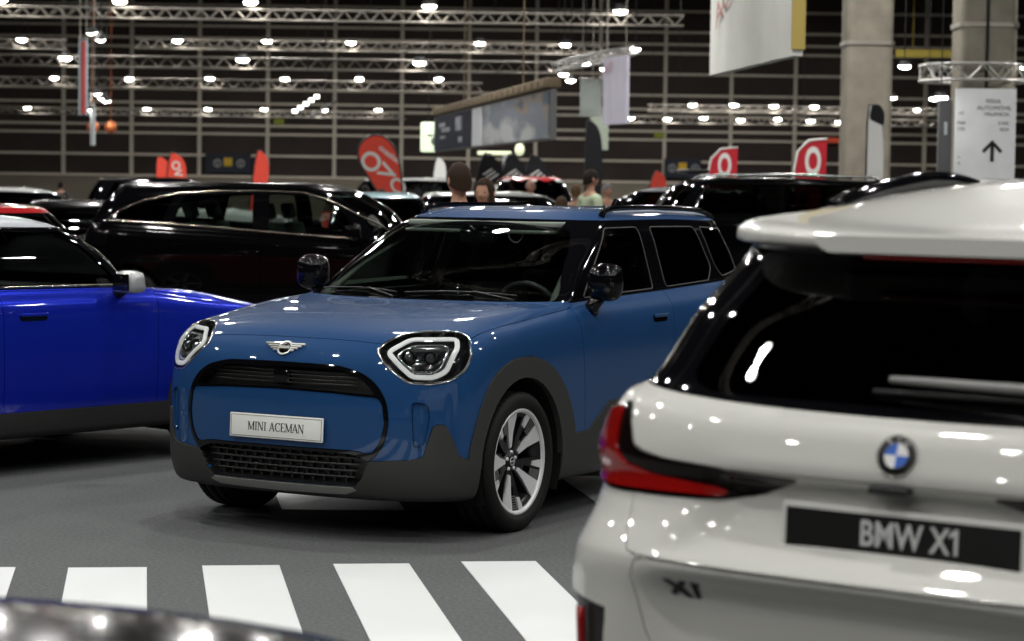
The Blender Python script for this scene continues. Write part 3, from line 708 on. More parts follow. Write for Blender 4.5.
    for sd in (1, -1): mb = MB(); mb.box((-1.12, .27*sd, 1.405), (.16, .34, .018), Matrix.Identity(4), bev=.006); mb.build('sun_visor', lt, R)
    # wheels
    for x in (0, -2.606):
        for sd in (1, -1):
            wheel(R, (x, .752*sd, .335), .335, .225, .250, 'ace', sd); wheel_well(R, x, .865, .52, .345, .398, sd)
    # underside and cabin
    uc = mat('underbody_black', (.006, .006, .006), .8); mb = MB()
    mb.box((.0, 0, .30), (1.20, 1.02, .18)); mb.box((-1.30, 0, .265), (1.78, 1.60, .13)); mb.box((-2.6, 0, .34), (1.1, 1.02, .18)); mb.build('underbody', uc, R)
    cab = mat('cabin_dark', (.012, .012, .013), .7); mb = MB()
    mb.box((-1.7, 0, .42), (2.3, 1.5, .1)); mb.box((-.45, 0, .70), (.06, 1.5, .50)); mb.build('cabin_floor', cab, R)
    mb = MB(); mb.prism(chaikin([(-.30, .80), (-.30, 1.03), (-.55, 1.035), (-.80, 1.02), (-.88, .95), (-.80, .80)], 2), -.70, .70, Matrix.Rotation(PI/2, 4, 'X'), smooth=False)
    mb.build('dashboard', mat('dashboard_fabric', (.10, .12, .115), .8), R)
    mb = MB(); mb.lathe([(0, .01), (.11, .01), (.12, 0), (.115, -.02), (0, -.02)], 30, M=Matrix.Translation((-.86, 0, 1.02)) @ Matrix.Rotation(-1.45, 4, 'Y')); mb.build('round_display', gb, R)
    st = mat('seat_fabric', (.06, .06, .062), .8)
    for y in (.37, -.37): seat(R, -1.42, y, st)
    seat(R, -2.28, .36, st, .34); seat(R, -2.28, -.36, st, .34)
    steering_wheel(R, -.98, .37, .98)
    q, n = s.hit('x', 0, 1.40, 1); mb = MB(); mb.box((q.x-.10, 0, 1.375), (.03, .22, .07), bev=.012); mb.tube([(q.x-.09, 0, 1.39), (q.x-.02, 0, 1.43)], .01); mb.build('rear_view_mirror', gb, R)
    return R, s
ACE, ACE_SHELL = aceman()
RK_X = [
 dict(w=0.8, xf=4.4, xr=0.28, af=0.5, ar=0.4, nf=2.5, nr=2.8, zf=0.25, zr=0.3, zs=0.25),
 dict(w=0.885, xf=4.47, xr=0.1, af=0.5, ar=0.45, nf=2.5, nr=2.8, zf=0.28, zr=0.34, zs=0.28),
 dict(w=0.935, xf=4.5, xr=0.03, af=0.5, ar=0.46, nf=2.5, nr=2.9, zf=0.45, zr=0.52, zs=0.45, dent=(0.03, 0.45, 0.7)),
 dict(w=0.935, xf=4.5, xr=0.015, af=0.5, ar=0.46, nf=2.5, nr=2.9, zf=0.6, zr=0.66, zs=0.62, dent=(0.05, 0.45, 0.7)),
 dict(w=0.935, xf=4.5, xr=0.01, af=0.5, ar=0.46, nf=2.5, nr=2.9, zf=0.68, zr=0.78, zs=0.74, dent=(0.05, 0.46, 0.66)),
 dict(w=0.918, xf=4.49, xr=0.0, af=0.5, ar=0.46, nf=2.5, nr=2.9, zf=0.74, zr=0.85, zs=0.83),
 dict(w=0.905, xf=4.48, xr=0.015, af=0.5, ar=0.46, nf=2.5, nr=2.9, zf=0.78, zr=0.875, zs=0.87, dent=(0.02, 0.45, 0.6)),
 dict(w=0.893, xf=4.47, xr=0.05, af=0.5, ar=0.46, nf=2.5, nr=2.9, zf=0.84, zr=0.93, zs=0.93, dent=(0.05, 0.36, 0.52)),
 dict(w=0.895, xf=4.42, xr=0.085, af=0.5, ar=0.46, nf=2.5, nr=2.9, zf=0.9, zr=1.025, zs=1.01, dent=(0.035, 0.33, 0.48)),
 dict(w=0.905, xf=4.38, xr=0.085, af=0.5, ar=0.46, nf=2.5, nr=2.9, zf=0.93, zr=1.05, zs=1.04),
 dict(w=0.895, xf=4.2, xr=0.095, af=0.5, ar=0.46, nf=2.5, nr=2.9, zf=1.0, zr=1.11, zs=1.1),
 dict(w=0.862, xf=3.6, xr=0.13, af=0.5, ar=0.46, nf=2.5, nr=2.9, zf=1.08, zr=1.165, zs=[(3, 1.1), (0.4, 1.19)]),
 dict(w=0.828, xf=3.3, xr=0.165, af=0.5, ar=0.46, nf=2.5, nr=2.9, zf=1.12, zr=1.182, zs=[(3, 1.12), (0.4, 1.215)]),
 dict(w=0.765, xf=2.95, xr=0.29, af=0.5, ar=0.44, nf=2.5, nr=2.9, zf=1.35, zr=1.36, zs=[(3, 1.33), (0.4, 1.37)]),
 dict(w=0.69, xf=2.6, xr=0.43, af=0.5, ar=0.42, nf=2.5, nr=2.9, zf=1.52, zr=1.515, zs=[(3, 1.5), (0.4, 1.535)]),
 dict(w=0.68, xf=2.55, xr=0.36, af=0.5, ar=0.42, nf=2.5, nr=3.2, zf=1.54, zr=1.525, zs=[(3, 1.52), (0.4, 1.545)]),
 dict(w=0.672, xf=2.5, xr=0.355, af=0.5, ar=0.42, nf=2.5, nr=3.2, zf=1.58, zr=1.545, zs=[(3, 1.6), (2, 1.65), (1.2, 1.605), (0.7, 1.562), (0.4, 1.545)]),
 dict(w=0.58, xf=2.35, xr=0.6, af=0.5, ar=0.42, nf=2.5, nr=2.7, zf=1.64, zr=1.575, zs=[(3, 1.675), (2, 1.69), (1.3, 1.65), (0.9, 1.598), (0.6, 1.56)]),
 dict(w=0.32, xf=2.15, xr=0.9, af=0.5, ar=0.42, nf=2.5, nr=2.4, zf=1.68, zr=1.63, zs=[(3, 1.7), (2, 1.715), (1.3, 1.68)]),
 dict(w=0.0001, xf=1.95, xr=1.15, af=0.3, ar=0.3, nf=2.5, nr=2.4, zf=1.7, zr=1.655, zs=[(3, 1.71), (2, 1.725), (1.3, 1.695)]),
]
SUB_X = [4, 5, 4, 4, 4, 3, 4, 4, 3, 4, 4, 3, 8, 8, 3, 4, 6, 6, 4]
# ---------------------------------------------------------------- the white car in the right foreground, seen from behind
X1_C = (.73, 4.607, .9425)
def white_suv():
    R = thing('white_suv', (X1_C[0], X1_C[1], 0), X1_C[2], 'white SUV seen from behind in the right foreground, red tail lamp and black name plate', 'car')
    wt = paint('glacier_white_paint', (.60, .60, .57), .0, .35); gb = GLOSS_BK(); bp = BLACK_PL(); silver = mat('bright_silver', (.62, .62, .60), .25, 1.0)
    prv = glass('dark_rear_glass', (.035, .035, .035), 1.5); red = mat('tail_lamp_red', (.26, .005, .004), .10, coat=1)
    s = Shell(RK_X, SUB_X, 12, 44, 70, 1)
    s.rowtag(12, 14, 'greenhouse'); s.rowtag(14, 19, 'roof')
    bk = lambda c, n: c.x < .62
    TL = rounded([(.738, 1.168), (.79, 1.150), (1.0, 1.125), (1.0, .985), (.76, .970), (.415, .985), (.33, 1.0), (.22, 1.044), (.40, 1.0485), (.585, 1.055), (.66, 1.066), (.690, 1.08), (.715, 1.13)], .012)
    s.cut(rounded([(-.6, 1.052), (.39, 1.0525), (.583, 1.058), (.655, 1.069), (.686, 1.083), (.725, 1.16), (.78, 1.20), (.80, 1.3), (-.6, 1.3)], .015), 'x', 'tailgate', bk, [''])
    s.cut(TL, 'x', 'lamp_base', bk, ['']); 
    s.cut(rounded([(.758, 1.155), (.79, 1.142), (1.0, 1.115), (1.0, .992), (.76, .978), (.415, .992), (.40, 1.002), (.43, 1.012), (.60, 1.020), (.70, 1.035), (.742, 1.06), (.75, 1.10)], .012), 'x', 'lamp_red', bk, ['lamp_base'])
    s.cut([(.705, .715), (1.0, .735), (1.0, .52), (.73, .50)], 'x', 'reflector', bk, [''])
    s.cut([(-.1, .851), (.60, .851), (.632, .858), (.655, .90), (.668, .972), (.60, 1.06), (-.1, 1.06)], 'x', 'tailgate_lower', bk, [''])
    s.cut([(-.1, .848), (.56, .847), (.60, .842), (.615, .80), (.585, .68), (.54, .60), (-.1, .60)], 'x', 'bumper_panel', bk, [''])
    s.cut([(-.1, .2), (-.1, .54), (.6, .54), (.7, .48), (1.0, .47), (1, .2)], 'x', 'lower_cladding', bk, [''])
    side = lambda c, n: abs(n.y) > .55 or c.y > .84
    AX_ = (3.55, .858)
    for cx in AX_: s.cut(circle_pts(cx, .36, .455, 40), 'y', 'lower_cladding', side, None)
    s.cut([(.9, .2), (.9, .42), (3.5, .42), (3.5, .2)], 'y', 'lower_cladding', side, ['', 'lower_cladding'])
    for cx in AX_:
        s.cut(circle_pts(cx, .365, .405, 40), 'y', 'hole', lambda c, n: c.y > .55); s.cut([(cx-.415, 0), (cx+.415, 0), (cx+.405, .36), (cx-.405, .36)], 'y', 'hole', lambda c, n: c.y > .55)
    s.cut([(2.95, 1.3), (2.98, .9), (2.96, .43), (1.95, .43), (1.93, .9), (1.90, 1.3)], 'y', 'front_door', lambda c, n: c.y > .6, [''])
    s.cut([(1.90, 1.3), (1.93, .9), (1.95, .43), (1.40, .43), (1.30, .62), (1.10, .83), (1.02, .95), (1.0, 1.3)], 'y', 'rear_door', lambda c, n: c.y > .6, [''])
    gs = lambda c, n: c.y > .45 and abs(n.y) > .35
    s.cut(rounded([(2.86, 1.15), (1.98, 1.17), (1.98, 1.485), (2.55, 1.47)], .04), 'y', 'side_window', gs, ['greenhouse']); s.cut(rounded([(1.86, 1.175), (1.10, 1.20), (1.0, 1.47), (1.88, 1.487)], .04), 'y', 'side_window', gs, ['greenhouse'])
    s.cut(rounded([(-.6, 1.20), (.52, 1.205), (.60, 1.23), (.50, 1.49), (-.6, 1.505)], .05), 'x', 'rear_window', lambda c, n: c.x < .7, ['greenhouse'])
    s.cut(rounded([(-.6, 1.16), (.62, 1.16), (.48, 1.48), (-.6, 1.50)], .05), 'x', 'windscreen', lambda c, n: c.x > 2.4 and n.x > .15, ['greenhouse'])
    s.cut(rounded([(.42, .70), (.80, .74), (.80, .83), (.45, .80)], .03), 'x', 'headlamp', lambda c, n: c.x > 3.9, ['']); s.cut(rounded([(.03, .58), (.36, .58), (.38, .74), (.03, .76)], .05), 'x', 'kidney_grille', lambda c, n: c.x > 3.9, [''])
    body_o = s.emit('', 'body_shell', wt, R)[0]; rf = s.emit('roof', 'roof', wt, R, gap=.001)[0]; tg = s.emit('tailgate', 'tailgate', wt, R, gap=.002, off=.001)[0]
    tl = s.emit('tailgate_lower', 'tailgate_lower_panel', wt, R, gap=.002)[0]; s.emit('bumper_panel', 'bumper_panel', wt, R, gap=.0015)
    s.emit('greenhouse', 'window_surround', gb, R, gap=0); s.emit('lower_cladding', 'lower_cladding', mat('charcoal_cladding', (.03, .03, .03), .55), R, off=.006, gap=0)
    lb = s.emit('lamp_base', 'tail_lamp', mat('smoked_lamp', (.006, .003, .003), .08, spec=.35), R, off=.004, gap=0, mirror='pair')
    lr = s.emit('lamp_red', 'red_light_guide', red, R, off=.012, skirt=.03, gap=0, mirror='pair')
    for a, b in zip(lr, lb): a.parent = b; a['label'] = 'glossy red L-shaped lamp lens'
    rfl = s.emit('reflector', 'bumper_reflector_panel', bp, R, off=-.01, skirt=-.012, gap=0, mirror='pair')
    for o, sd in zip(rfl, (1, -1)):
        P = [s.snap((.16, .795*sd, z))[0] for z in (.70, .66, .62, .57)]; mb = MB(); mb.tube([p+Vector((-.004, 0, 0)) for p in P], .011, 8); mb.build('red_reflector', red, o)
    s.emit('rear_window', 'rear_window', prv, R, skirt=0, gap=0); s.emit('windscreen', 'windscreen', glass('windscreen_glass', (.62, .70, .66), 1.5), R, skirt=0, gap=0)
    s.emit('side_window', 'side_window', prv, R, skirt=0, gap=0, mirror='pair'); s.emit('headlamp', 'headlamp', mat('headlamp_grey', (.3, .3, .32), .1, .5, coat=1), R, mirror='pair', gap=0); s.emit('kidney_grille', 'kidney_grille', gb, R, off=-.01, skirt=-.02, gap=0, mirror='pair')
    for sd_, nm in ((1, 'front_door'), (1, 'rear_door')): s.emit(nm, nm, wt, R, mirror='pair')
    # lip of the roof spoiler, red third brake light
    mb = MB(); ys = np.linspace(-.34, .34, 36); vs = []; fs = []
    for y in ys:
        p, n = s.hit('x', y, 1.545, -1); e = min(1, (.34-abs(y))/.03); t = .020*e
        vs += [(p.x-.004, y, 1.556), (p.x-.006, y, 1.538-t), (p.x+.05, y, 1.530-t), (p.x+.06, y, 1.55)]
    for i in range(len(ys)-1):
        for q in range(4): fs.append((i*4+q, (i+1)*4+q, (i+1)*4+(q+1) % 4, i*4+(q+1) % 4))
    fs += [(0, 1, 2, 3), tuple(len(vs)-4+q for q in (3, 2, 1, 0))]
    mb.add(vs, fs, False); mb.build('spoiler_lip', wt, R, fixn=True)
    p, n = s.hit('x', 0, 1.545, -1); p2, n2 = s.hit('x', .2, 1.545, -1); mb = MB(); P = []
    for y in np.linspace(-.22, .22, 12): q, n = s.hit('x', y, 1.545, -1); P.append(Vector((q.x+.012, y, 1.512)))
    mb.tube(P, .009, 8); mb.build('third_brake_light', red, R)
    for sd in (1, -1):   # roof rails
        P = []
        for x, dz in ((1.0, .0), (1.2, .016), (1.7, .026), (2.3, .032), (2.55, .03), (2.75, .0)): q, n = s.hit('z', x, .63, 1); P.append((x, .63*sd, q.z+dz))
        mb = MB(); mb.tube(chaikin(P, 2, False), .024, 10); mb.build('roof_rail', gb, R)
    q, n = s.hit('z', 1.05, 0, 1); mb = MB(); mb.prism([(.95, q.z-.03), (1.22, q.z-.01), (1.04, q.z+.07), (.98, q.z+.07)], -.018, .018, Matrix.Rotation(PI/2, 4, 'X')); mb.build('roof_antenna', wt, R)
    # roundel: black ring, blue and white quarters, silver edge
    p, n = s.hit('x', -.008, 1.113, -1); M = Matrix.Translation(p+n*.001) @ rot_to(n)
    rd = MB(); rd.lathe([(.041, -.004), (.043, .0), (.043, .004), (.040, .006), (.0, .004)], 40, M=M); B = rd.build('roundel_badge', mat('roundel_black', (.004, .004, .004), .3, spec=.2), R)
    for k in range(4):
        a = [(0, 0)]+[(.0265*math.cos(k*PI/2+PI/2*i/10), .0265*math.sin(k*PI/2+PI/2*i/10)) for i in range(11)]
        mb = MB(); mb.prism(a, .004, .0068, M); mb.build('badge_quarter', mat('badge_blue', (.003, .10, .50), .3) if k in (1, 3) else mat('badge_white', (.75, .75, .75), .3), B)
    for r0, r1 in ((.0265, .0275), (.0425, .0435)): mb = MB(); mb.lathe([(r0, .006), (r0, .0075), (r1, .0075), (r1, .006)], 40, M=M, close=True); mb.build('badge_ring', silver, B)
    for ch, a in (('B', 125), ('M', 90), ('W', 55)):
        t = math.radians(a); text_obj(ch, .013, silver, B, M @ Matrix.Translation((.0345*math.cos(t), .0345*math.sin(t), .0064)) @ Matrix.Rotation(t-PI/2, 4, 'Z'), 'badge_letter', .0004)
    # plate
    p, n = s.hit('x', .0, .935, -1); nn = Vector((-1, 0, .04)); M = Matrix.Translation((p.x-.012, -.022, .935)) @ rot_to(nn)
    mb = MB(); mb.box((0, 0, 0), (.55, .13, .010), M, bev=.004); pl = mb.build('name_plate', mat('plate_frame_white', (.62, .62, .60), .4), R); pl['label'] = 'black plate in a white frame with pale capitals'
    mb = MB(); mb.box((0, 0, .0055), (.528, .108, .002), M); mb.build('plate_face', mat('plate_black', (.008, .008, .008), .35), pl)
    text_obj('BMW X1', .075, mat('plate_letter_grey', (.55, .56, .55), .4), pl, M @ Matrix.Translation((.024, .012, .0068)), 'lettering', .0006, sx=.80, bold=.0012)
    mb = MB(); mb.prism([(.0, -.003), (.0, .008), (-.014, -.003), (-.014, -.012)], 0, .0012, M @ Matrix.Translation((.124, .034, .0066))); mb.build('lettering_flag', mat('plate_letter_grey', (.55, .56, .55), .4), pl)
    # model badge
    p, n = s.hit('x', .476, .788, -1); text_obj('X1', .066, gb, R, Matrix.Translation(p+n*.002) @ rot_to(n), 'model_badge', .003, sx=1.15, bold=.003)
    mb = MB(); mb.prism([(.0, -.003), (.0, .009), (-.015, -.004), (-.015, -.013)], -.001, .004, Matrix.Translation(p+n*.002) @ rot_to(n) @ Matrix.Translation((.043, .022, 0))); mb.build('model_badge', gb, R)
    # tailgate handle notch, wiper
    p, n = s.hit('x', 0, 1.045, -1); mb = MB(); mb.box((p.x-.01, 0, 1.043), (.03, .09, .016), bev=.004); mb.build('camera_housing', bp, tg)
    P = []
    for y in (.055, .0, -.08, -.16, -.26, -.36): q, n = s.hit('x', y, 1.243-.012*abs(y-.05), -1); P.append(q+n*.035)
    q, n = s.hit('x', -.40, 1.215, -1); P.append(q+n*.02)
    mb = MB(); mb.tube(P, [.011, .013, .014, .015, .016, .017, .018], 10, flat=.7); wp = mb.build('rear_wiper', mat('wiper_grey', (.20, .20, .195), .4), R)
    Q = [s.hit('x', y, 1.228, -1) for y in (.10, -.05, -.20, -.35)]; mb = MB(); mb.tube([a+b*.01 for a, b in Q], .006, 6); mb.build('wiper_blade', bp, wp)
    for sd in (1, -1):
        for x in (1.12, 2.12):
            p, n = s.hit('y', x, 1.0, sd); M = Matrix.Translation(p) @ rot_to(n); mb = MB(); mb.box((0, 0, .008), (.20, .03, .016), M, bev=.007); mb.build('door_handle', wt, R)
        mb = MB(); mb.box((2.86, 1.0*sd, 1.14), (.12, .22, .14), bev=.045); mr = mb.build('side_mirror', wt, R); mb = MB(); mb.tube([(2.88, .84*sd, 1.08), (2.87, .93*sd, 1.09)], .03); mb.build('mirror_stalk', bp, mr)
    for x in AX_:
        for sd in (1, -1): wheel(R, (x, .79*sd, .355), .355, .235, .245, 'ten', sd, detail=1); wheel_well(R, x, .88, .55, .365, .405, sd)
    mb = MB(); mb.box((2.2, 0, .33), (2.2, 1.6, .14)); mb.box((.72, 0, .36), (.8, 1.06, .2)); mb.box((3.7, 0, .36), (1.1, 1.06, .2)); mb.build('underbody', mat('underbody_black', (.006, .006, .006), .8), R)
    cab = mat('cabin_dark', (.012, .012, .013), .7)
    for y in (.37, -.37): seat(R, 1.20, y, cab, .40); seat(R, 2.15, y, cab, .38)
    mb = MB(); mb.box((.75, 0, .80), (.70, 1.3, .5)); mb.box((3.0, 0, .90), (.5, 1.4, .4)); mb.build('cabin_trim', cab, R)
    return R, s
X1, X1_SHELL = white_suv()
# ---------------------------------------------------------------- the other cars
def gen_rings(d):
    g = lambda k, v: d.get(k, v)
    fo, xr, w, zb, zh, zc, xc = d['fo'], d['xr'], d['w'], g('zb', .22), d['zh'], d['zc'], d['xc']
    xw, zr, xre, xgb, bf, br, wb, wr = d['xw'], d['zr'], d['xre'], d['xgb'], d['bf'], d['br'], g('wb', d['w']-.09), g('wr', d['w']-.29); m = (zb+zh)/2; nf, nr = g('nf', 2.5), g('nr', 2.7)
    B = lambda dz=0, dr=0: [(fo-.5, zh+dz), (xc-.3, bf+dz*.3+dr), (xr, br+dz*.3+dr)]
    R = []
    def a(w, xf, xr, zf, zr_, zs, af=.48, ar=.42): R.append(dict(w=w, xf=xf, xr=xr, af=af, ar=ar, nf=nf, nr=nr, zf=zf, zr=zr_, zs=zs))
    a(w-.16, fo-.2, xr+.2, zb, zb, zb); a(w-.03, fo-.05, xr+.04, zb+.02, zb+.04, zb+.01); a(w-.01, fo-.01, xr+.01, zb+.12, zb+.14, zb+.12)
    a(w, fo, xr, m-.06, m-.04, m-.06); a(w, fo-.01, xr+.01, m+.12, m+.14, m+.14)
    a(w-.006, fo-.05, xr+.03, zh-.12, zh-.05, [(fo-.4, zh-.1), (xc-.2, bf-.14), (xr, br-.2)]); a(w-.02, fo-.14, xr+.06, zh-.03, zh+.1, [(fo-.4, zh-.05), (xc-.2, bf-.07), (xr, br-.1)])
    a(w-.055, fo-.36, xr+.09, zh+.02, br-.02, [(fo-.6, zh), (xc-.2, bf-.03), (xr, br-.04)]); a((w-.055+wb)/2, (fo-.3+xc)/2, xr+.11, (zh+zc)/2+.015, br-.005, [(fo-.6, zh+.02), (xc-.2, bf-.01), (xr, br-.015)])
    a(wb, xc, xgb, zc, br, [(fo-.8, zh+.04), (xc-.25, bf), (xr, br)], .36, .40)
    t = .5; k = g('bow', .02); a((wb+wr)/2+k, (xc+xw)/2+.02, (xgb+xre)/2-.02, (zc+zr-.06)/2+.03, (br+zr-.07)/2+.02, [(xc, (bf+zr-.06)/2+.02), (xr, (br+zr-.07)/2+.02)], .34, .38)
    a(wr+.02, xw+.03, xre-.03, zr-.085, zr-.09, [(xw, zr-.085), ((xw+xre)/2, zr-.07), (xre, zr-.10)], .32, .34); a(wr-.03, xw-.10, xre, zr-.045, zr-.05, [(xw, zr-.05), ((xw+xre)/2, zr-.03), (xre, zr-.07)], .32, .32)
    a(wr-.12, xw-.26, xre+.10, zr-.018, zr-.035, [(xw, zr-.02), ((xw+xre)/2, zr-.01), (xre, zr-.05)], .32, .30); a((wr-.1)*.5, xw-.45, xre+.25, zr-.004, zr-.02, [(xw, zr-.002), (xre, zr-.03)], .32, .3); a(.0001, xw-.6, xre+.4, zr, zr-.015, [(xw, zr), (xre, zr-.02)], .2, .2)
    return R
GSUB = [3, 3, 4, 4, 5, 4, 4, 5, 6, 8, 7, 4, 4, 4, 4]
def gen_car(name, label, cat, loc, rz, d, colr, roofc=None, group=None, hero=False, wins=None, tyre=.33, rim=.235, interior=True, chrome=None, glassm=None, doors=None, clad=True, lampc=None, face_tint=None):
    R = thing(name, (loc[0], loc[1], loc[2] if len(loc) > 2 else 0), rz, label, cat, group)
    s = Shell(gen_rings(d), GSUB, *((24, 50, 22, 2) if hero else (14, 26, 14, 1)))
    gb = GLOSS_BK(); bp = BLACK_PL(); cl = mat('charcoal_cladding', (.03, .03, .03), .55); g = d.get; wbase = d['wbase']; fo, xr, w = d['fo'], d['xr'], d['w']
    s.rowtag(9, 11, 'greenhouse'); s.rowtag(11, 15, 'roof'); r_ = tyre+.055; zc_ = tyre+.01
    side = lambda c, n: abs(n.y) > .55 or c.y > w-.06
    zcl = g('zcl', .36)
    if clad:
        for cx in (0, -wbase): s.cut(circle_pts(cx, zc_, r_+.065, 28), 'y', 'cladding', side)
        s.cut([(.1, .1), (.1, zcl), (-wbase-.1, zcl), (-wbase-.1, .1)], 'y', 'cladding', side)
        s.cut([(-.1, .1), (-.1, .36), (w+.1, .36), (w+.1, .1)], 'x', 'cladding', lambda c, n: c.x > .4 or c.x < -wbase-.4)
    for cx in (0, -wbase): s.cut(circle_pts(cx, zc_, r_, 28), 'y', 'hole', lambda c, n: c.y > w-.33); s.cut([(cx-r_-.01, 0), (cx+r_+.01, 0), (cx+r_, zc_), (cx-r_, zc_)], 'y', 'hole', lambda c, n: c.y > w-.33)
    xc, xw, zr, bf, br, xre, xgb = d['xc'], d['xw'], d['zr'], d['bf'], d['br'], d['xre'], d['xgb']
    gs = lambda c, n: c.y > .4 and abs(n.y) > .3
    if wins is None:
        zt = zr-.11; L = (xw-.25)-(xre+.1); x1 = xw-.25-L*.36; x2 = x1-L*.40
        wins = [[(xc-.42, bf+.035), (x1+.04, (bf+br)/2+.02), (x1+.02, zt), (xw-.16, zt)], [(x1-.04, (bf+br)/2+.02), (x2+.02, br+.03), (x2+.06, zt), (x1-.06, zt)], [(x2-.05, br+.03), (xgb+.42, br+.05), (xre+.32, zt), (x2-.02, zt)]]
    gm = glassm or glass('tinted_glass', (.10, .115, .11), 1.5)
    for i, wpoly in enumerate(wins): s.cut(rounded(wpoly, .035), 'y', 'window%d' % i, gs, ['greenhouse'])
    wx = d.get('wb', w-.09); wt_ = d.get('wr', w-.29)
    s.cut(rounded([(-.6, d['zc']+.02), (wx-.14, bf+.02), (wt_-.04, zr-.12), (-.6, zr-.095)], .05), 'x', 'windscreen', lambda c, n: c.x > xw-.35 and n.x > .12, ['greenhouse'])
    s.cut(rounded([(-.6, br+.03), (wx-.16, br+.03), (wt_-.06, zr-.12), (-.6, zr-.11)], .05), 'x', 'rear_window', lambda c, n: c.x < xre+.35 and n.x < -.2, ['greenhouse'])
    doors = doors or [(xc-.16, (wins[0][1][0]+wins[1][0][0])/2 if len(wins) > 1 else -1.6), ((wins[0][1][0]+wins[1][0][0])/2 if len(wins) > 1 else -1.6, -wbase+.12)]
    for i, (xa, xb) in enumerate(doors):
        p = [(xa, 1.4), (xa-.02, .8), (xa-.03, zcl), (xb, zcl), (xb, 1.4)]
        if i == 1: p = [(xa, 1.4), (xa, zcl), (-wbase+.50, zcl), (-wbase+.40, .70), (xb, .88), (xb, 1.4)]
        s.cut(p, 'y', 'door%d' % i, lambda c, n: c.y > w-.25 and c.x < xc-.05, [''])
    zh = d['zh']
    s.cut([(-.01, zh-.015), (w-.09, zh-.03), (w-.09, 1.6), (-.01, 1.6)], 'x', 'hood', lambda c, n: c.x > xc-.35, [''])
    s.cut(rounded([(w-.40, zh-.19), (w-.10, zh-.17), (w+.1, zh-.10), (w+.1, zh-.04), (w-.12, zh-.03), (w-.42, zh-.09)], .02), 'x', 'headlamp', lambda c, n: c.x > .25, ['', 'hood'])
    s.cut(rounded([(-.5, zh-.27), (w-.42, zh-.25), (w-.44, zh-.12), (-.5, zh-.09)], .03), 'x', 'grille', lambda c, n: c.x > .3, ['', 'hood']); s.cut(rounded([(-.5, .30), (w-.30, .30), (w-.22, .42), (-.5, .44)], .03), 'x', 'lower_grille', lambda c, n: c.x > .3, ['', 'cladding'])
    s.cut(rounded([(w-.30, br-.28), (w+.1, br-.26), (w+.1, br-.10), (w-.30, br-.12)], .02), 'x', 'tail_lamp', lambda c, n: c.x < -wbase-.2, [''])
    bod = s.emit('', 'body_shell', colr, R)[0]; s.emit('hood', 'hood', colr, R); s.emit('roof', 'roof', roofc or colr, R, gap=.001, off=.001); s.emit('greenhouse', 'window_pillars', gb, R, gap=0)
    s.emit('cladding', 'cladding', cl, R, off=.008, skirt=.03, gap=0)
    W = []
    for i in range(len(wins)): W += s.emit('window%d' % i, 'side_window', gm, R, skirt=0, gap=0, mirror='pair')
    s.emit('windscreen', 'windscreen', gm, R, skirt=0, gap=0); s.emit('rear_window', 'rear_window', gm, R, skirt=0, gap=0)
    for i in range(len(doors)): s.emit('door%d' % i, 'door', colr, R, mirror='pair')
    hl = s.emit('headlamp', 'headlamp', mat('headlamp_grey', (.3, .3, .32), .1, .5, coat=1), R, off=-.01, skirt=-.012, gap=0, mirror='pair'); s.emit('grille', 'grille', gb, R, off=-.02, skirt=-.022, gap=0); s.emit('lower_grille', 'lower_grille', bp, R, off=-.02, skirt=-.022, gap=0)
    if lampc is not None:
        for o, sd in zip(hl, (1, -1)):
            q, n = s.hit('x', (w-.22)*sd, zh-.10, 1); mb = MB(); mb.lathe([(0, .004), (.05, .002), (.055, -.01)], 16, M=Matrix.Translation(q) @ rot_to(n)); mb.build('lit_lamp', lampc, o)
    s.emit('tail_lamp', 'tail_lamp', g('tailm') or mat('tail_lamp_smoked', (.10, .004, .004), .12, coat=1), R, off=.006, skirt=.02, gap=0, mirror='pair')
    if chrome:
        for sd in (1, -1):
            for poly in chrome: s.ribbon(poly, 'y', sd, .011, 'window_trim', mat('chrome_trim', (.75, .70, .60), .15, 1.0), R, off=.002, close=False)
    for sd in (1, -1):
        mx, mz = g('mir', (xc-.42, bf+.06)); mb = MB(); mb.box((mx+.01, (w+g('mo', .07))*sd, mz), (g('ml', .17), .18, .13), taper=.86, bev=.04); mr = mb.build('side_mirror', g('mirc', colr), R); mb = MB(); mb.box((mx+.008-g('ml', .17)/2, (w+g('mo', .07))*sd, mz), (.006, .14, .095), bev=.002); mb.build('mirror_glass', GLOSS_BK(), mr); mb = MB(); mb.tube([(mx, (wb_ := w-.06)*sd, mz-.08), (mx, (w+.05)*sd, mz-.03)], .03); mb.build('mirror_stalk', bp, mr)
        for i, (xa, xb) in enumerate(doors):
            hx = g('hx', [b+.18 for a, b in doors] if True else 0)[i]; hz = g('hz', (bf+br)/2-.13); p, n = s.hit('y', hx, hz, sd); M = Matrix.Translation(p) @ rot_to(n); mb = MB(); mb.prism(rounded([(-.095, -.024), (.095, -.024), (.095, .022), (-.095, .022)], .02), -.001, .0015, M); hr = mb.build('handle_recess_shade', gb, R); mb = MB(); mb.box((0, .010, .010), (.19, .020, .016), M, bev=.007); mb.build('door_handle', g('hc') or colr, hr)  # black plate behind each handle paints the shade of its recess
    for x in (0, -wbase):
        for sd in (1, -1):
            wheel(R, (x, (w-.115)*sd, tyre), tyre, .215, rim, 'five' if not hero else 'ten', sd, detail=1); wheel_well(R, x, w-.02, w-.33, zc_, r_, sd)
    mb = MB(); mb.box((-wbase/2, 0, .30), (wbase-2*r_-.04, 2*w-.2, .14)); mb.box((.05, 0, .33), (1.1, 2*w-.72, .2)); mb.box((-wbase, 0, .35), (1.0, 2*w-.72, .2)); mb.build('underbody', mat('underbody_black', (.006, .006, .006), .8), R)
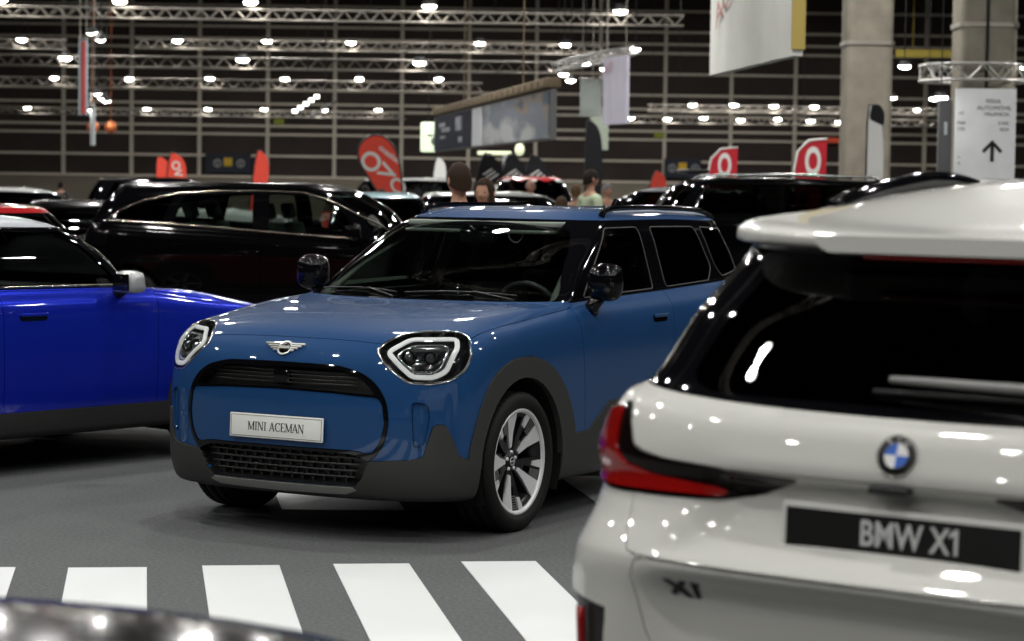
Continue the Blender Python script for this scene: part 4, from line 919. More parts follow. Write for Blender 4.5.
    if interior:
        cab = g('seatm') or mat('cabin_dark', (.012, .012, .013), .7); zz = bf-.66
        for y in (.36, -.36): seat(R, xw-.30, y, cab, zz); seat(R, xw-1.15, y, cab, zz)
        mb = MB(); mb.box((xc-.22, 0, bf-.12), (.4, 1.3, .2), bev=.05); mb.build('dashboard', cab, R); steering_wheel(R, xc-.52, .36, bf-.05)
    return R, s
def build_cooper():
    d = dict(fo=.74, xr=-3.12, w=.865, zb=.215, zh=.905, zc=1.03, xc=-.40, xw=-.95, zr=1.455, xre=-2.80, xgb=-3.02, bf=1.03, br=1.045, wb=.785, wr=.635, wbase=2.495, zcl=.355, mir=(-.80, 1.065), mirc=mat('mirror_cap_silver', (.42, .43, .44), .3, .3, coat=1), hx=[-1.43], hz=.885, ml=.13, mo=.05)
    blue = paint('electric_blue_paint', (.008, .022, .42), .45, .28); gry = paint('roof_white_paint', (.50, .53, .57), .0, .3)
    R, s = gen_car('city_hatchback', 'bright electric-blue hatchback with silver-white roof at the left edge', 'car', (-2.387, 14.39), .869, d, blue, gry, hero=True,
                   wins=[[(-.74, 1.055), (-1.62, 1.06), (-1.62, 1.352), (-1.07, 1.352)], [(-1.70, 1.06), (-2.72, 1.075), (-2.60, 1.34), (-1.70, 1.352)]], doors=[(-.505, -1.635)], glassm=glass('cooper_glass', (.55, .6, .58), 1.5))
    for sd in (1, -1):
        s.ribbon([(-.70, 1.045), (-1.0, 1.046), (-1.6, 1.048), (-2.7, 1.062)], 'y', sd, .008, 'belt_moulding', mat('chrome_trim', (.75, .70, .60), .15, 1.0), R, off=.002)
        s.ribbon([(-.68, 1.05), (-.84, 1.20), (-1.03, 1.365), (-1.5, 1.368), (-2.5, 1.36)], 'y', sd, .010, 'window_frame_seal', GLOSS_BK(), R, off=.002)
    for sd in (1, -1): mb = MB(); mb.sphere((-1.47, .42*sd, 1.075), (.09, .12, .085)); mb.tube([(-1.47, .42*sd, .9), (-1.47, .42*sd, 1.05)], .02); mb.build('seat_headrest', mat('headrest_teal', (.008, .07, .15), .25), R)
    return R
COOPER = build_cooper()
def build_black_suv():
    d = dict(fo=.88, xr=-3.60, w=.915, zb=.24, zh=.98, zc=1.13, xc=-.12, xw=-.80, zr=1.64, xre=-3.22, xgb=-3.50, bf=1.075, br=1.225, wb=.83, wr=.66, wbase=2.92, zcl=.42, mir=(-.50, 1.16), hx=[-1.24, -2.36], hz=.975, hc=None)
    bk = paint('jet_black_paint', (.0035, .0035, .004), .0, .3); d['hc'] = bk; d['tailm'] = GLOSS_BK(); d['seatm'] = mat('seat_green_reflection', (.10, .16, .13), .8)  # green reflection in the windows is put into the seat colour
    top = [(-3.17, 1.235), (-3.05, 1.33), (-2.80, 1.44), (-2.42, 1.515), (-2.0, 1.545), (-1.5, 1.552), (-1.1, 1.54), (-.85, 1.48), (-.60, 1.37), (-.35, 1.23), (-.22, 1.14)]
    R, s = gen_car('family_suv', 'black SUV with a long chrome window line, side-on behind the two blue cars', 'car', (-.945, 24.08), -.2013, d, bk, hero=True, tyre=.36, clad=False,
                   wins=[[(-.45, 1.115), (-1.42, 1.155), (-1.46, 1.525), (-1.0, 1.515), (-.70, 1.40)], [(-1.60, 1.165), (-2.46, 1.215), (-2.36, 1.49), (-1.62, 1.525)], [(-2.58, 1.225), (-3.10, 1.255), (-2.90, 1.38), (-2.47, 1.49)]],
                   doors=[(-.32, -1.48), (-1.48, -2.60)], chrome=[top, [(-3.17, 1.225), (-2.6, 1.205), (-2.0, 1.17), (-1.2, 1.12), (-.55, 1.085)]], glassm=glass('suv_glass', (.45, .5, .47), 1.5))
    return R
SUV = build_black_suv()
def low(w=.88, h=1.47, fo=.80, L=4.2, wbase=2.55, belt=.98, hood=.86):
    return dict(fo=fo, xr=fo-L, w=w, zb=.2, zh=hood, zc=belt+.03, xc=-.40, xw=-1.05, zr=h, xre=fo-L+.45, xgb=fo-L+.16, bf=belt, br=belt+.05, wbase=wbase)
def paintc(n, c, m=.0, r=.3): return paint(n, c, m, r)
gen_car('red_hatchback', 'red car mostly hidden behind the electric-blue hatchback', 'car', (-6.15, 19.2), PI-.6, low(h=1.47, L=4.0), paintc('signal_red_paint', (.42, .008, .012)))
gen_car('white_hatchback', 'white hatchback beyond the red car, at the left edge', 'car', (-6.35, 37.0), .08, low(h=1.50), paintc('plain_white_paint', (.62, .63, .62)))
gen_car('dark_saloon', 'black car between the white hatchback and the big black SUV', 'car', (-5.45, 28.0), -PI/2+.1, low(h=1.38, L=4.4, belt=.93, hood=.82), paintc('jet_black_paint', (.0035, .0035, .004)))
gen_car('white_compact_suv', 'white car far behind, its roof just above the black SUV roof', 'car', (-5.0, 44.5), .10, low(h=1.69, belt=1.1, hood=.98), paintc('plain_white_paint', (.62, .63, .62)), GLOSS_BK())
gen_car('pale_blue_car', 'car with a pale blue roof facing the camera behind the black SUV bonnet', 'car', (-1.72, 31.5), -PI/2+.15, low(w=.86, h=1.52), paintc('jet_black_paint', (.0035, .0035, .004)), paintc('pale_blue_roof', (.36, .58, .62)))
gen_car('silver_coupe', 'light silver car with its roof just showing over the steel-blue crossover', 'car', (1.55, 36.5), .0, low(h=1.54), paintc('pale_silver_paint', (.40, .41, .40), .4))
gen_car('silver_saloon', 'silver car left of the boxy black off-roader', 'car', (1.15, 41.0), PI-.1, low(h=1.64, L=4.4, belt=1.15, hood=1.0), paintc('silver_paint', (.30, .31, .31), .5))
def boxy():
    d = dict(fo=.85, xr=-4.0, w=.98, zb=.3, zh=1.10, zc=1.27, xc=-.35, xw=-.85, zr=1.80, xre=-3.80, xgb=-3.95, bf=1.25, br=1.30, wb=.92, wr=.78, wbase=2.95, bow=.0, nr=3.5)
    R, s = gen_car('large_off_roader', 'tall boxy black off-roader beyond the crossover roof, between the silver car and the white SUV', 'car', (1.58, 32.5), PI+.12, d, paintc('jet_black_paint', (.0035, .0035, .004)), tyre=.39, rim=.27)
    for sd in (1, -1):
        P = []
        for x, dz in ((-1.1, 0), (-1.2, .05), (-2.4, .05), (-3.4, .05), (-3.5, 0)): q, n = s.hit('z', x, .66, 1); P.append((x, .66*sd, q.z+dz))
        mb = MB(); mb.tube(P, .018, 8); mb.build('roof_rail', mat('bright_silver', (.62, .62, .60), .25, 1.0), R)
    mb = MB(); mb.box((-.95, 0, 1.87), (.30, .9, .06), bev=.02); mb.build('roof_light_bar', BLACK_PL(), R)
boxy()
def rally(nm, lab, x, y, rz, z, main, band, h=1.50):
    R, s = gen_car(nm, lab, 'car', (x, y, z), rz, low(w=.86, h=h), main, band); return R, s
def plinth(x, y, r, h, lab):
    mb = MB(); mb.lathe([(0, 0), (r, 0), (r, h-.04), (r-.03, h), (0, h)], 40); o = mb.build('display_plinth', mat('plinth_grey', (.25, .25, .25), .5), None); o.location = (x, y, 0); tag(o, lab, 'plinth')
R, s = rally('rally_hatchback', 'dark rally hatchback with red and white sun strip, raised on a stand behind the heads', 0.42, 43.0, -PI/2+.06, .32, paintc('rally_navy', (.01, .015, .05)), paintc('signal_red_paint', (.42, .008, .012)))
for k, y in enumerate((-.5, -.25, 0, .25, .5)):
    q, n = s.hit('x', y, 1.40, 1); mb = MB(); mb.box((0, 0, .006), (.14, .07, .01), Matrix.Translation(q) @ rot_to(n)); mb.build('sun_strip_block', mat('badge_white', (.75, .75, .75), .3) if k % 2 == 0 else paintc('signal_red_paint', (.42, .008, .012)), R)
plinth(.34, 44.4, 2.5, .32, 'round grey stand under the dark rally hatchback')
R, s = rally('striped_race_car', 'small dark blue race car with white and red panels left of the dark-haired man', -.35, 50.4, .35, .27, paintc('rally_navy', (.01, .015, .05)), paintc('plain_white_paint', (.62, .63, .62)), 1.5)
q, n = s.hit('z', .1, 0, 1); mb = MB(); mb.box((0, 0, .004), (.5, 1.2, .01), Matrix.Translation(q) @ rot_to(n)); mb.build('bonnet_panel', paintc('signal_red_paint', (.42, .008, .012)), R)
plinth(-1.57, 49.95, 2.35, .27, 'low round grey stand under the small race car')
# the dark bonnet close to the lens, bottom left
def near_car():
    d = dict(fo=.85, xr=-3.3, w=.90, zb=.2, zh=.94, zc=1.02, xc=-.35, xw=-1.0, zr=1.45, xre=-2.9, xgb=-3.15, bf=.99, br=1.03, wbase=2.6)
    R, s = gen_car('near_black_car', 'dark glossy car bonnet, out of focus along the bottom left edge', 'car', (-.74, 2.95), .05, d, mat('near_black_paint', (.002, .002, .0022), .12, spec=.22), hero=False)
near_car()
WALL_Y = 100.0
MULL_X = [-25.43, -22.48, -19.54, -16.59, -13.65, -10.7, -7.8, -4.9, -2.0, 0.91, 3.68, 6.49, 9.35, 12.12, 14.93, 17.75, 20.56, 23.38]
MULL_Z = [1.8, 2.71, 3.64, 4.01, 4.66, 4.96, 5.56, 6.47, 7.37, 7.76, 8.28, 9.18, 10.08]
T1 = (60, -14.43, 4.34, 5.8, 6.07, [(-13.31, 6.2), (-10.22, 6.22), (-6.85, 6.24), (-2.24, 6.2), (2.69, 6.14)], 0.46)
T2 = (76, -12.48, 2.93, 5.93, 6.23, [(-11.07, 6.19), (-8.15, 6.21), (-5.39, 6.2), (-1.18, 6.24), (1.62, 6.23)], 0.42)
T2b = (76, -17.94, -14.78, 5.87, 6.17, [(-16.17, 6.15)], 0.42)
T3 = (72, -17.0, 1.15, 5.11, 5.45, [(-13.95, 5.37), (-8.46, 5.39), (-2.98, 5.37)], 0.5)
T4 = (86, -20.3, -1.23, 5.05, 5.37, [(-19.93, 5.31), (-17.1, 5.35), (-14.31, 5.35), (-11.33, 5.41), (-8.54, 5.43), (-5.78, 5.47), (-2.84, 5.51)], 0.4)
T5 = (92, -21.72, -4.35, 4.18, 4.42, [(-19.37, 4.4), (-16.94, 4.44), (-14.62, 4.43), (-12.19, 4.46), (-9.96, 4.49), (-7.57, 4.49), (-5.42, 4.52)], 0.34)
T6 = (88, 5.06, 16.95, 4.48, 4.74, [(6.74, 4.75), (8.31, 4.77), (9.83, 4.75), (11.36, 4.74), (14.32, 5.12), (15.88, 5.1)], 0.4)
T7 = (93, 4.14, 17.91, 4.18, 4.46, [(4.64, 4.37), (6.13, 4.35), (7.58, 4.41), (9.07, 4.35), (10.56, 4.41), (11.89, 4.35), (13.02, 4.32), (16.11, 4.85)], 0.38)
# ---------------------------------------------------------------- the hall behind
mul = mat('mullion_beige', (.58, .52, .43), .6)
mb = MB()
for x in MULL_X: mb.box((x, WALL_Y-.08, 8.0), (.15, .16, 12.4))
struct(mb.build('trim_1', mul, None)); mb = MB()
for z in MULL_Z: mb.box((0, WALL_Y-.06, z), (2*HX-.1, .12, .11))
struct(mb.build('trim_2', mul, None)); mb = MB(); mb.box((0, WALL_Y-.10, .86), (2*HX-.1, .2, 1.72)); struct(mb.build('wall_back_lower', mat('wall_lower_beige', (.24, .21, .165), .7, noise=(.3, .1)), None))
steel = mat('truss_steel', (.36, .33, .29), .4, .6); lampm = mat('lamp_lens', (1, 1, 1), .5, emit=(1.0, .97, .90), estr=38); hs = BLACK_PL()
def truss(loc, L, h, rz, label, w=.28, n=None, tilt=0, name='lighting_truss', r=.024):
    R = thing(name, loc, rz, label, 'truss'); mb = MB()
    for y in (-w/2, w/2):
        for z in (0, h): mb.tube([(0, y, z), (L, y, z+0)], r, 6)
    n = n or max(2, int(L/(h*.85))); 
    for i in range(n):
        a, b = L*i/n, L*(i+1)/n; z0, z1 = (0, h) if i % 2 == 0 else (h, 0)
        for y in (-w/2, w/2): mb.tube([(a, y, z0), (b, y, z1)], r*.6, 4)
        mb.tube([(a, -w/2, z0), (b, w/2, z0)], r*.5, 4)
    ch = mb.build('truss_frame', steel, R)
    for x in (L*.1, L*.5, L*.9): mb = MB(); mb.tube([(x, 0, h), (x, 0, min(HZ-.02-loc[2], 9))], .012, 5); mb.build('hanging_cable', hs, R)
    return R
def flood_proto(s=.45):
    R = thing('floodlight', (0, 0, 0), 0, 'x', 'lamp')
    mb = MB(); mb.lathe([(0, s*.34), (s*.25, s*.34), (s*.42, s*.16), (s*.52, .02), (s*.50, 0), (s*.40, .03), (0, .05)], 20); mb.tube([(-s*.5, 0, .05), (-s*.4, 0, s*.45), (s*.4, 0, s*.45), (s*.5, 0, .05)], .015, 5); mb.build('housing', mat('lamp_housing', (.05, .05, .05), .5), R)
    mb = MB(); mb.sphere((0, 0, 0), (s*.47, s*.47, s*.23), nu=20, nv=10); mb.build('lamp_diffuser', lampm, R); mb = MB(); mb.tube([(0, s*.3, s*.2), (0, s*.62+.12, s*.12)], .02, 6); mb.build('clamp_arm', mat('lamp_housing', (.05, .05, .05), .5), R); return R
FL = flood_proto(); used = [False]
def flood(loc, s, label, group, rx=0, rz=0, rod=False):
    o = FL if not used[0] else copy_tree(FL); used[0] = True
    rod = rod and not loc is None
    o.location = loc; o.scale = (s/.45,)*3; o.rotation_euler = (rx, 0, rz); o['label'] = label; o['group'] = group; o['category'] = 'lamp'
    if group.startswith('spot'):
        k = s/.45; mb = MB(); mb.tube([(0, 0, .2), (0, 0, (HZ-.01-loc[2])/k)], .01/k, 4); rd_ = mb.build('hanging_rod', hs, o)
        rd_.rotation_euler = (-rx, 0, 0)
    return o
ORD = ['first', 'second', 'third', 'fourth', 'fifth', 'sixth', 'seventh', 'eighth', 'ninth']
TL = {'T1': 'nearest and topmost long lighting truss across the upper left', 'T2': 'second lighting truss from the top', 'T2b': 'short truss piece at the left edge, second row', 'T3': 'third lighting truss from the top with widely spaced lamps',
      'T4': 'fourth lighting truss from the top', 'T5': 'lowest and farthest lighting truss on the left', 'T6': 'upper of the two right-hand trusses beside the concrete pillars', 'T7': 'lower of the two right-hand trusses beside the concrete pillars'}
for k, T in (('T1', T1), ('T2', T2), ('T2b', T2b), ('T3', T3), ('T4', T4), ('T5', T5), ('T6', T6), ('T7', T7)):
    Y, x0, x1, zb, zt, L, s = T
    truss((x0, Y, zb), x1-x0, zt-zb, 0, TL[k]+', with round floodlights')
    for q_, (x, z) in enumerate(L): flood((x, Y-.16-s*.45, z), s*.82, ORD[q_]+' floodlight from the left on the '+{'T1': 'topmost truss', 'T2': 'second truss from the top', 'T2b': 'short left truss piece', 'T3': 'third truss from the top', 'T4': 'fourth truss from the top', 'T5': 'lowest left truss', 'T6': 'upper right-hand truss', 'T7': 'lower right-hand truss'}[k], 'floodlights of truss '+k[1:])
# trusses overhead between the stands (seen in the paintwork and glass)
for i, y in enumerate((2.5, 9.0, 16.0, 30.0, 45.0)):
    truss((-14, y, 8.6), 28, .40, 0, ['overhead truss above the white SUV', 'overhead truss above the crossover', 'overhead truss behind the crossover', 'overhead truss above the black SUV', 'overhead truss above the far stands'][i], w=.4, r=.04)
for i, b in enumerate(BAYS):
    flood((b[0], b[1], b[2]+.16), .50, 'unseen high-bay lamp hanging overhead between the stands', 'high-bay lamps overhead')
# concrete pillars
conc = mat('concrete', (.25, .228, .185), .8, noise=(2.2, .18), bump=(40, .3, .01))
def pillar(x, y, w, name, label, rib=True):
    R = thing(name, (x, y, 0), 0, label, 'pillar'); mb = MB()
    mb.prism(rounded([(-w/2, -w/2), (w/2, -w/2), (w/2, w/2), (-w/2, w/2)], .16, 5), 0, HZ); mb.build('shaft', conc, R)
    mb = MB(); mb.prism(rounded([(-w/2-.03, -w/2-.03), (w/2+.03, -w/2-.03), (w/2+.03, w/2+.03), (-w/2-.03, w/2+.03)], .17, 5), 4.52, 4.60); mb.build('steel_band', steel, R)
    return R
pillar(7.06, 46.5, .94, 'concrete_pillar', 'tall concrete pillar left of the ring truss'); P2 = pillar(8.30, 41.0, 1.0, 'concrete_pillar', 'tall concrete pillar inside the ring truss, behind the arrow poster')
mb = MB(); mb.tube([(-.05, -.53, 0), (-.05, -.53, HZ)], .03, 6); mb.build('cable_duct', hs, P2)
def ring_truss(c, r, h, label, tilt=(0, 0), n=20):
    R = thing('ring_truss', c, 0, label, 'truss'); R.rotation_euler = (tilt[0], tilt[1], 0); mb = MB()
    for rr, z in ((r, 0), (r, h), (r-.22, 0), (r-.22, h)): mb.tube([(rr*math.cos(2*PI*i/40), rr*math.sin(2*PI*i/40), z) for i in range(40)], .022, 6, close=True)
    for i in range(n):
        a, b = 2*PI*i/n, 2*PI*(i+1)/n; z0, z1 = (0, h) if i % 2 == 0 else (h, 0)
        for rr in (r, r-.22): mb.tube([(rr*math.cos(a), rr*math.sin(a), z0), (rr*math.cos(b), rr*math.sin(b), z1)], .014, 4)
    mb.build('ring_frame', mat('ring_truss_steel', (.55, .54, .52), .35, .6), R); return R
ring_truss((8.14, 41.0, 3.58), .96, .28, 'round white truss circling the concrete pillar above the arrow poster')
flood((6.90, 41.0, 3.84), .24, 'oval spotlight left of the ring truss at the pillar', 'spotlights near the arrow poster'); flood((6.92, 37.5, 3.16), .22, 'oval spotlight just left of the arrow poster', 'spotlights near the arrow poster'); flood((8.86, 40.2, 3.80), .16, 'oval spotlight right of the ring truss', 'spotlights near the arrow poster')
# arrow poster
ink = mat('print_grey', (.10, .10, .11), .6); inkb = mat('print_black', (.02, .02, .022), .6)
R = thing('direction_poster', (7.75, 38.0, 0.0), 0, 'white poster panel with a black upward arrow before the right pillar', 'poster'); mb = MB(); mb.box((0, .03, 1.665), (1.0, .05, 3.33)); mb.build('poster_board', mat('poster_board_white', (.82, .84, .86), .5, noise=(3, .05)), R)
FR = lambda x, z, y=0.0: Matrix.Translation((x, y, z)) @ Matrix.Rotation(PI/2, 4, 'X')
mb = MB(); mb.prism([(-.03, -.17), (.03, -.17), (.03, .08), (.13, -.03), (.17, .01), (0, .19), (-.17, .01), (-.13, -.03), (-.03, .08)], .0, .004, FR(.12, 2.30)); mb.build('arrow', inkb, R)
for t, x, z, s in (('FERIA', .12, 3.12, .10), ('AUTOMOVIL', .14, 3.01, .10), ('VALENCIA', .18, 2.91, .09), ('5 DIC', .30, 2.76, .075), ('2024', .31, 2.66, .075), ('AC', -.40, 2.92, .07), ('PAB', -.40, 2.76, .075), ('ON', -.40, 2.66, .075), ('01', -.42, 2.20, .05), ('02', -.42, 2.10, .05)): text_obj(t, s, ink, R, FR(x, z), 'lettering', .002)
# speaker column
R = thing('line_array_column', (6.76, 36.3, 0), 0, 'slim dark grey column standing just left of the arrow poster', 'column'); mb = MB(); mb.box((0, 0, 1.55), (.20, .2, 3.05), bev=.03); mb.build('column_case', mat('case_grey', (.10, .105, .11), .4), R); mb = MB(); mb.box((0, -.105, 2.62), (.05, .01, .20), bev=.004); mb.build('lit_strip', mat('poster_white', (.62, .64, .66), .5), R)
# hanging banners
def hang(name, label, pts, z0, z1, m, th=.03, cat='banner', sag=0.0, textf=None):
    """pts: two plan points; a board or cloth hung between them"""
    (xa, ya), (xb, yb) = pts; L = math.hypot(xb-xa, yb-ya); a = math.atan2(yb-ya, xb-xa); R = thing(name, (xa, ya, 0), a, label, cat)
    mb = MB(); n = 24; vs = []; fs = []
    for i in range(n+1):
        x = L*i/n
        for (y, z) in ((0, z0), (0, z1), (th, z1), (th, z0)): vs.append((x, y+sag*math.sin(i*.9)*(1 if z == z0 else .3), z))
    for i in range(n):
        for q in range(4): fs.append((i*4+q, i*4+(q+1) % 4, (i+1)*4+(q+1) % 4, (i+1)*4+q))
    fs += [(3, 2, 1, 0), tuple(n*4+q for q in range(4))]
    mb.add(vs, fs, False); mb.build('printed_cloth', m, R, fixn=True); mb = MB(); mb.tube([(-.03, th/2, z1+.02), (L+.03, th/2, z1+.02)], .03, 6)
    mb.tube([(L*.1, th/2, z1), (L*.1, th/2, HZ-.01)], .01, 4); mb.tube([(L*.9, th/2, z1), (L*.9, th/2, HZ-.01)], .01, 4); mb.build('hanging_bar', steel, R); return R, L
wcl = mat('banner_white', (.85, .85, .80), .7, noise=(1.3, .08)); ycl = mat('banner_yellow', (.60, .46, .14), .7)
R, L = hang('hanging_banner', 'large white hanging banner with yellow side, top centre right', ((2.52, 30.0), (3.02, 25.3)), 3.10, 6.3, wcl, .12, sag=.01)
mb = MB(); mb.box((L+.02, .06, 4.72), (.04, .14, 3.10)); mb.box((L/2, .14, 4.72), (L, .02, 3.10)); mb.build('yellow_side', ycl, R)
text_obj('ACT', .42, mat('faded_red', (.60, .34, .30), .7), R, Matrix.Translation((1.1, -.03, 4.0)) @ Matrix.Rotation(PI/2, 4, 'X') @ Matrix.Rotation(.35, 4, 'Z'), 'lettering', .002, sx=1.6)
lav = mat('banner_lavender', (.58, .56, .66), .7, noise=(1.5, .06)); gw = mat('banner_grey', (.36, .40, .38), .7); gg = mat('banner_grey_green', (.34, .38, .31), .7)
R, L = hang('hanging_banner', 'lavender-white hanging banner with faint pink print', ((1.86, 49.0), (2.30, 47.6)), 2.93, 4.35, lav, .05, sag=.01)
for q in range(5): text_obj('RO', .30, mat('faded_pink', (.62, .36, .42), .7), R, Matrix.Translation((.4+q*.05, -.02, 4.1-q*.1)) @ Matrix.Rotation(PI/2, 4, 'X') @ Matrix.Rotation(.4, 4, 'Z'), 'lettering', .001) if q == 0 else None
hang('hanging_banner', 'pale grey hanging banner left of the lavender banner', ((1.46, 52.0), (1.94, 52.0)), 3.19, 4.02, gw, .04); hang('hanging_banner', 'grey-green narrow hanging banner under the pale grey banner', ((1.96, 60.0), (2.44, 60.0)), 2.57, 3.50, gg, .04)
ring_truss((1.75, 50.5, 4.33), .95, .16, 'round truss above the lavender and pale grey banners', tilt=(.0, -.22))
for i, (x, z) in enumerate(((1.05, 4.05), (1.52, 4.30), (2.60, 4.62), (1.20, 3.92), (1.95, 4.18))): flood((x, 50.2, z), .22, ['oval spotlight low on the left rim of the round truss', 'oval spotlight above the pale grey banner', 'oval spotlight right of the lavender banner top', 'lowest oval spotlight left of the pale grey banner', 'small spotlight on the underside of the round truss'][i], 'spotlights of the round truss')
R, L = hang('hanging_banner', 'narrow two-sided banner, blue-white and red, hanging at upper left', ((-9.08, 48.0), (-8.86, 47.7)), 2.95, 4.50, mat('banner_blue_white', (.42, .50, .56), .7), .04)
mb = MB(); mb.box((L*.78, -.03, 3.72), (L*.44, .03, 1.50)); mb.build('red_side', mat('banner_red_pink', (.62, .13, .12), .7, noise=(1.6, .3)), R)
hang('hanging_banner', 'small pale banner hanging below and right of the two-sided banner', ((-11.04, 60.0), (-10.88, 59.6)), 2.5, 3.5, mat('banner_pale', (.46, .50, .52), .7), .05)
for i, (x, y, z) in enumerate(((-8.80, 48, 4.69), (-8.62, 48, 4.55), (-10.85, 60, 3.87), (-10.74, 60, 3.76), (-10.62, 60, 3.68), (-11.05, 60, 3.48))): flood((x, y, z), .24 if i < 5 else .30, ['upper spotlight right of the two-sided banner top', 'lower spotlight right of the two-sided banner top', 'leftmost of three tiny lamps below the two-sided banner', 'middle one of three tiny lamps below the two-sided banner', 'rightmost of three tiny lamps below the two-sided banner', 'lamp between the two-sided banner and the small pale banner'][i], 'spotlights beside the upper left banners', .5)
for x, lb in ((-11.15, 'left'), (-10.68, 'right')):
    mb = MB(); mb.sphere((0, 0, 0), (.17, .17, .17)); mb.tube([(0, 0, .15), (0, 0, 10.99)], .008, 4); o = mb.build('copper_pendant', mat('copper', (.55, .16, .06), .3, .6), None); o.location = (x, 61, 3.0); tag(o, 'small copper-coloured globe, %s one of the pair below the upper left banners' % lb, 'pendant')
# lamp bars
for k, (x, z, n_) in enumerate(((-6.50, 3.68, 5), (-6.10, 3.60, 4))):
    R = thing('lamp_bar', (x, 68+1.5*k, z), 0, ['slanted bar of five lit square lamps over the left trusses', 'slanted bar of unlit grey lamps beside the lit lamp bar'][k], 'lamp'); mb = MB(); mb.tube([(0, .1, 0), (.75, .1, .50)], .03, 6); mb.tube([(.37, .1, .25), (.37, .1, 6)], .01, 4); mb.build('bar', hs, R)
    for i in range(n_):
        mb = MB(); mb.box((.02+.16*i, 0, .02+.11*i), (.15, .08, .10), bev=.02); mb.build('lamp_head', mat('small_lamp_face', (1, 1, 1), .5, emit=(1, .98, .93), estr=5) if k == 0 else mat('dull_lamp_face', (.35, .35, .35), .4, .4), R)
# long display board running away from the camera
R = thing('display_board', (-1.85, 55.0, 0), math.atan2(-17, 2.49), 'long hanging display board with dark and photo panels under a brown truss', 'display board'); LB = math.hypot(17, 2.49)
def seg(a, b, z0, z1, m, nm, off=0): mb = MB(); mb.box(((a+b)/2*LB, off, (z0+z1)/2), ((b-a)*LB, .10, z1-z0)); return mb.build(nm, m, R)
seg(0, 1, 2.39, 3.22, mat('board_edge_grey', (.20, .20, .20), .6), 'board_core'); seg(0, .405, 2.42, 3.19, mat('board_navy', (.012, .015, .03), .6, noise=(1.2, .7)), 'dark_panel', -.02); seg(.415, .50, 2.42, 3.19, mat('poster_white', (.62, .64, .66), .5), 'white_panel', -.025)
pm = bpy.data.materials.new('photo_print'); pm.use_nodes = True; nt = pm.node_tree; b = nt.nodes['Principled BSDF']; tc = nt.nodes.new('ShaderNodeTexCoord'); nz = nt.nodes.new('ShaderNodeTexNoise'); mp = nt.nodes.new('ShaderNodeMapping'); mp.inputs['Scale'].default_value = (.35, 1, 1.1); nz.inputs['Scale'].default_value = 1.3; nz.inputs['Detail'].default_value = 5; cr = nt.nodes.new('ShaderNodeValToRGB')
cr.color_ramp.elements[0].position = .36; cr.color_ramp.elements[0].color = (.06, .09, .13, 1); cr.color_ramp.elements[1].position = .62; cr.color_ramp.elements[1].color = (.44, .46, .46, 1); e = cr.color_ramp.elements.new(.5); e.color = (.18, .20, .23, 1); e = cr.color_ramp.elements.new(.40); e.color = (.28, .20, .13, 1); e = cr.color_ramp.elements.new(.43); e.color = (.16, .19, .23, 1)
nt.links.new(tc.outputs['Object'], mp.inputs[0]); nt.links.new(mp.outputs[0], nz.inputs['Vector']); nt.links.new(nz.outputs[0], cr.inputs[0]); nt.links.new(cr.outputs[0], b.inputs['Base Color'])
seg(.515, .995, 2.42, 3.19, pm, 'photo_panel', -.025)
for x, z, w_, h_ in ((.10, 2.98, 1.2, .10), (.14, 2.86, 1.6, .10), (.11, 2.70, 1.0, .07), (.28, 2.95, 1.1, .30), (.30, 2.60, .7, .12)): mb = MB(); mb.box((x*LB, -.075, z), (w_, .01, h_), bev=.004); mb.build('print_block', mat('board_print_pale', (.30, .31, .34), .7, noise=(6, .5)), R)
mb = MB(); mb.box((LB/2, 0, 3.335), (LB, .24, .17), bev=.02)
for i in range(24): mb.box((LB*(i+.5)/24, -.13, 3.335), (.25, .02, .10))
mb.tube([(LB*.3, 0, 3.4), (LB*.3, 0, HZ-.01)], .012, 4); mb.tube([(LB*.8, 0, 3.4), (LB*.8, 0, HZ-.01)], .012, 4); mb.build('top_truss', mat('brown_truss', (.22, .17, .11), .6, .2), R)
R = thing('lit_sign', (-2.09, 56.0, 0), 0, 'bright pale green lightbox sign at the far left end of the display board', 'sign'); mb = MB(); mb.box((0, 0, 2.76), (.38, .12, .72), bev=.04); mb.build('lightbox', mat('lightbox_glow', (.8, .9, .7), .5, emit=(.86, 1.0, .70), estr=.85), R); mb = MB(); mb.sphere((.12, -.07, 2.66), (.055, .02, .10)); mb.sphere((.05, -.07, 2.80), (.09, .02, .03)); mb.build('printed_mark', gg, R); mb = MB(); mb.tube([(0, 0, 3.1), (0, 0, HZ-.01)], .01, 4); mb.build('hanging_cable', hs, R)
R = thing('lit_strip_sign', (-.85, 58.0, 0), 0, 'thin glowing strip sign below the display board', 'sign'); mb = MB(); mb.box((.35, 0, 2.42), (.85, .08, .10), bev=.02); mb.sphere((.98, 0, 2.52), (.12, .05, .16)); mb.build('lightbox', mat('strip_glow', (.8, .85, .6), .5, emit=(.85, .9, .6), estr=.6), R); mb = MB(); mb.box((.62, .02, 1.2), (.12, .06, 2.4)); mb.build('stand_post', mat('poster_white', (.62, .64, .66), .5), R)
# wall signs
for x0, x1, z0, z1, lb in ((-13.36, -11.4, 1.95, 2.78, 'dark wall sign with yellow pictogram at left between the feather flags'), (6.49, 8.08, 2.02, 2.84, 'dark wall sign with yellow pictogram above the silver car')):
    R = thing('wall_sign', ((x0+x1)/2, 99.75, (z0+z1)/2), 0, lb, 'sign'); mb = MB(); mb.box((0, 0, 0), (x1-x0, .1, z1-z0)); mb.build('sign_board', mat('sign_dark', (.03, .035, .05), .5), R)
    mb = MB(); mb.box((.0, -.06, .06), (.36, .03, .36)); mb.build('pictogram', mat('sign_yellow', (.70, .45, .05), .5), R)
    for x in (-.45, .55): mb = MB(); mb.lathe([(.13, 0), (.18, 0), (.18, .03), (.13, .03)], 20, M=FR(x, 0, -.05), close=True); mb.box((x, -.07, 0), (.06, .02, .2)); mb.build('pictogram', mat('sign_pale', (.4, .4, .4), .5), R)
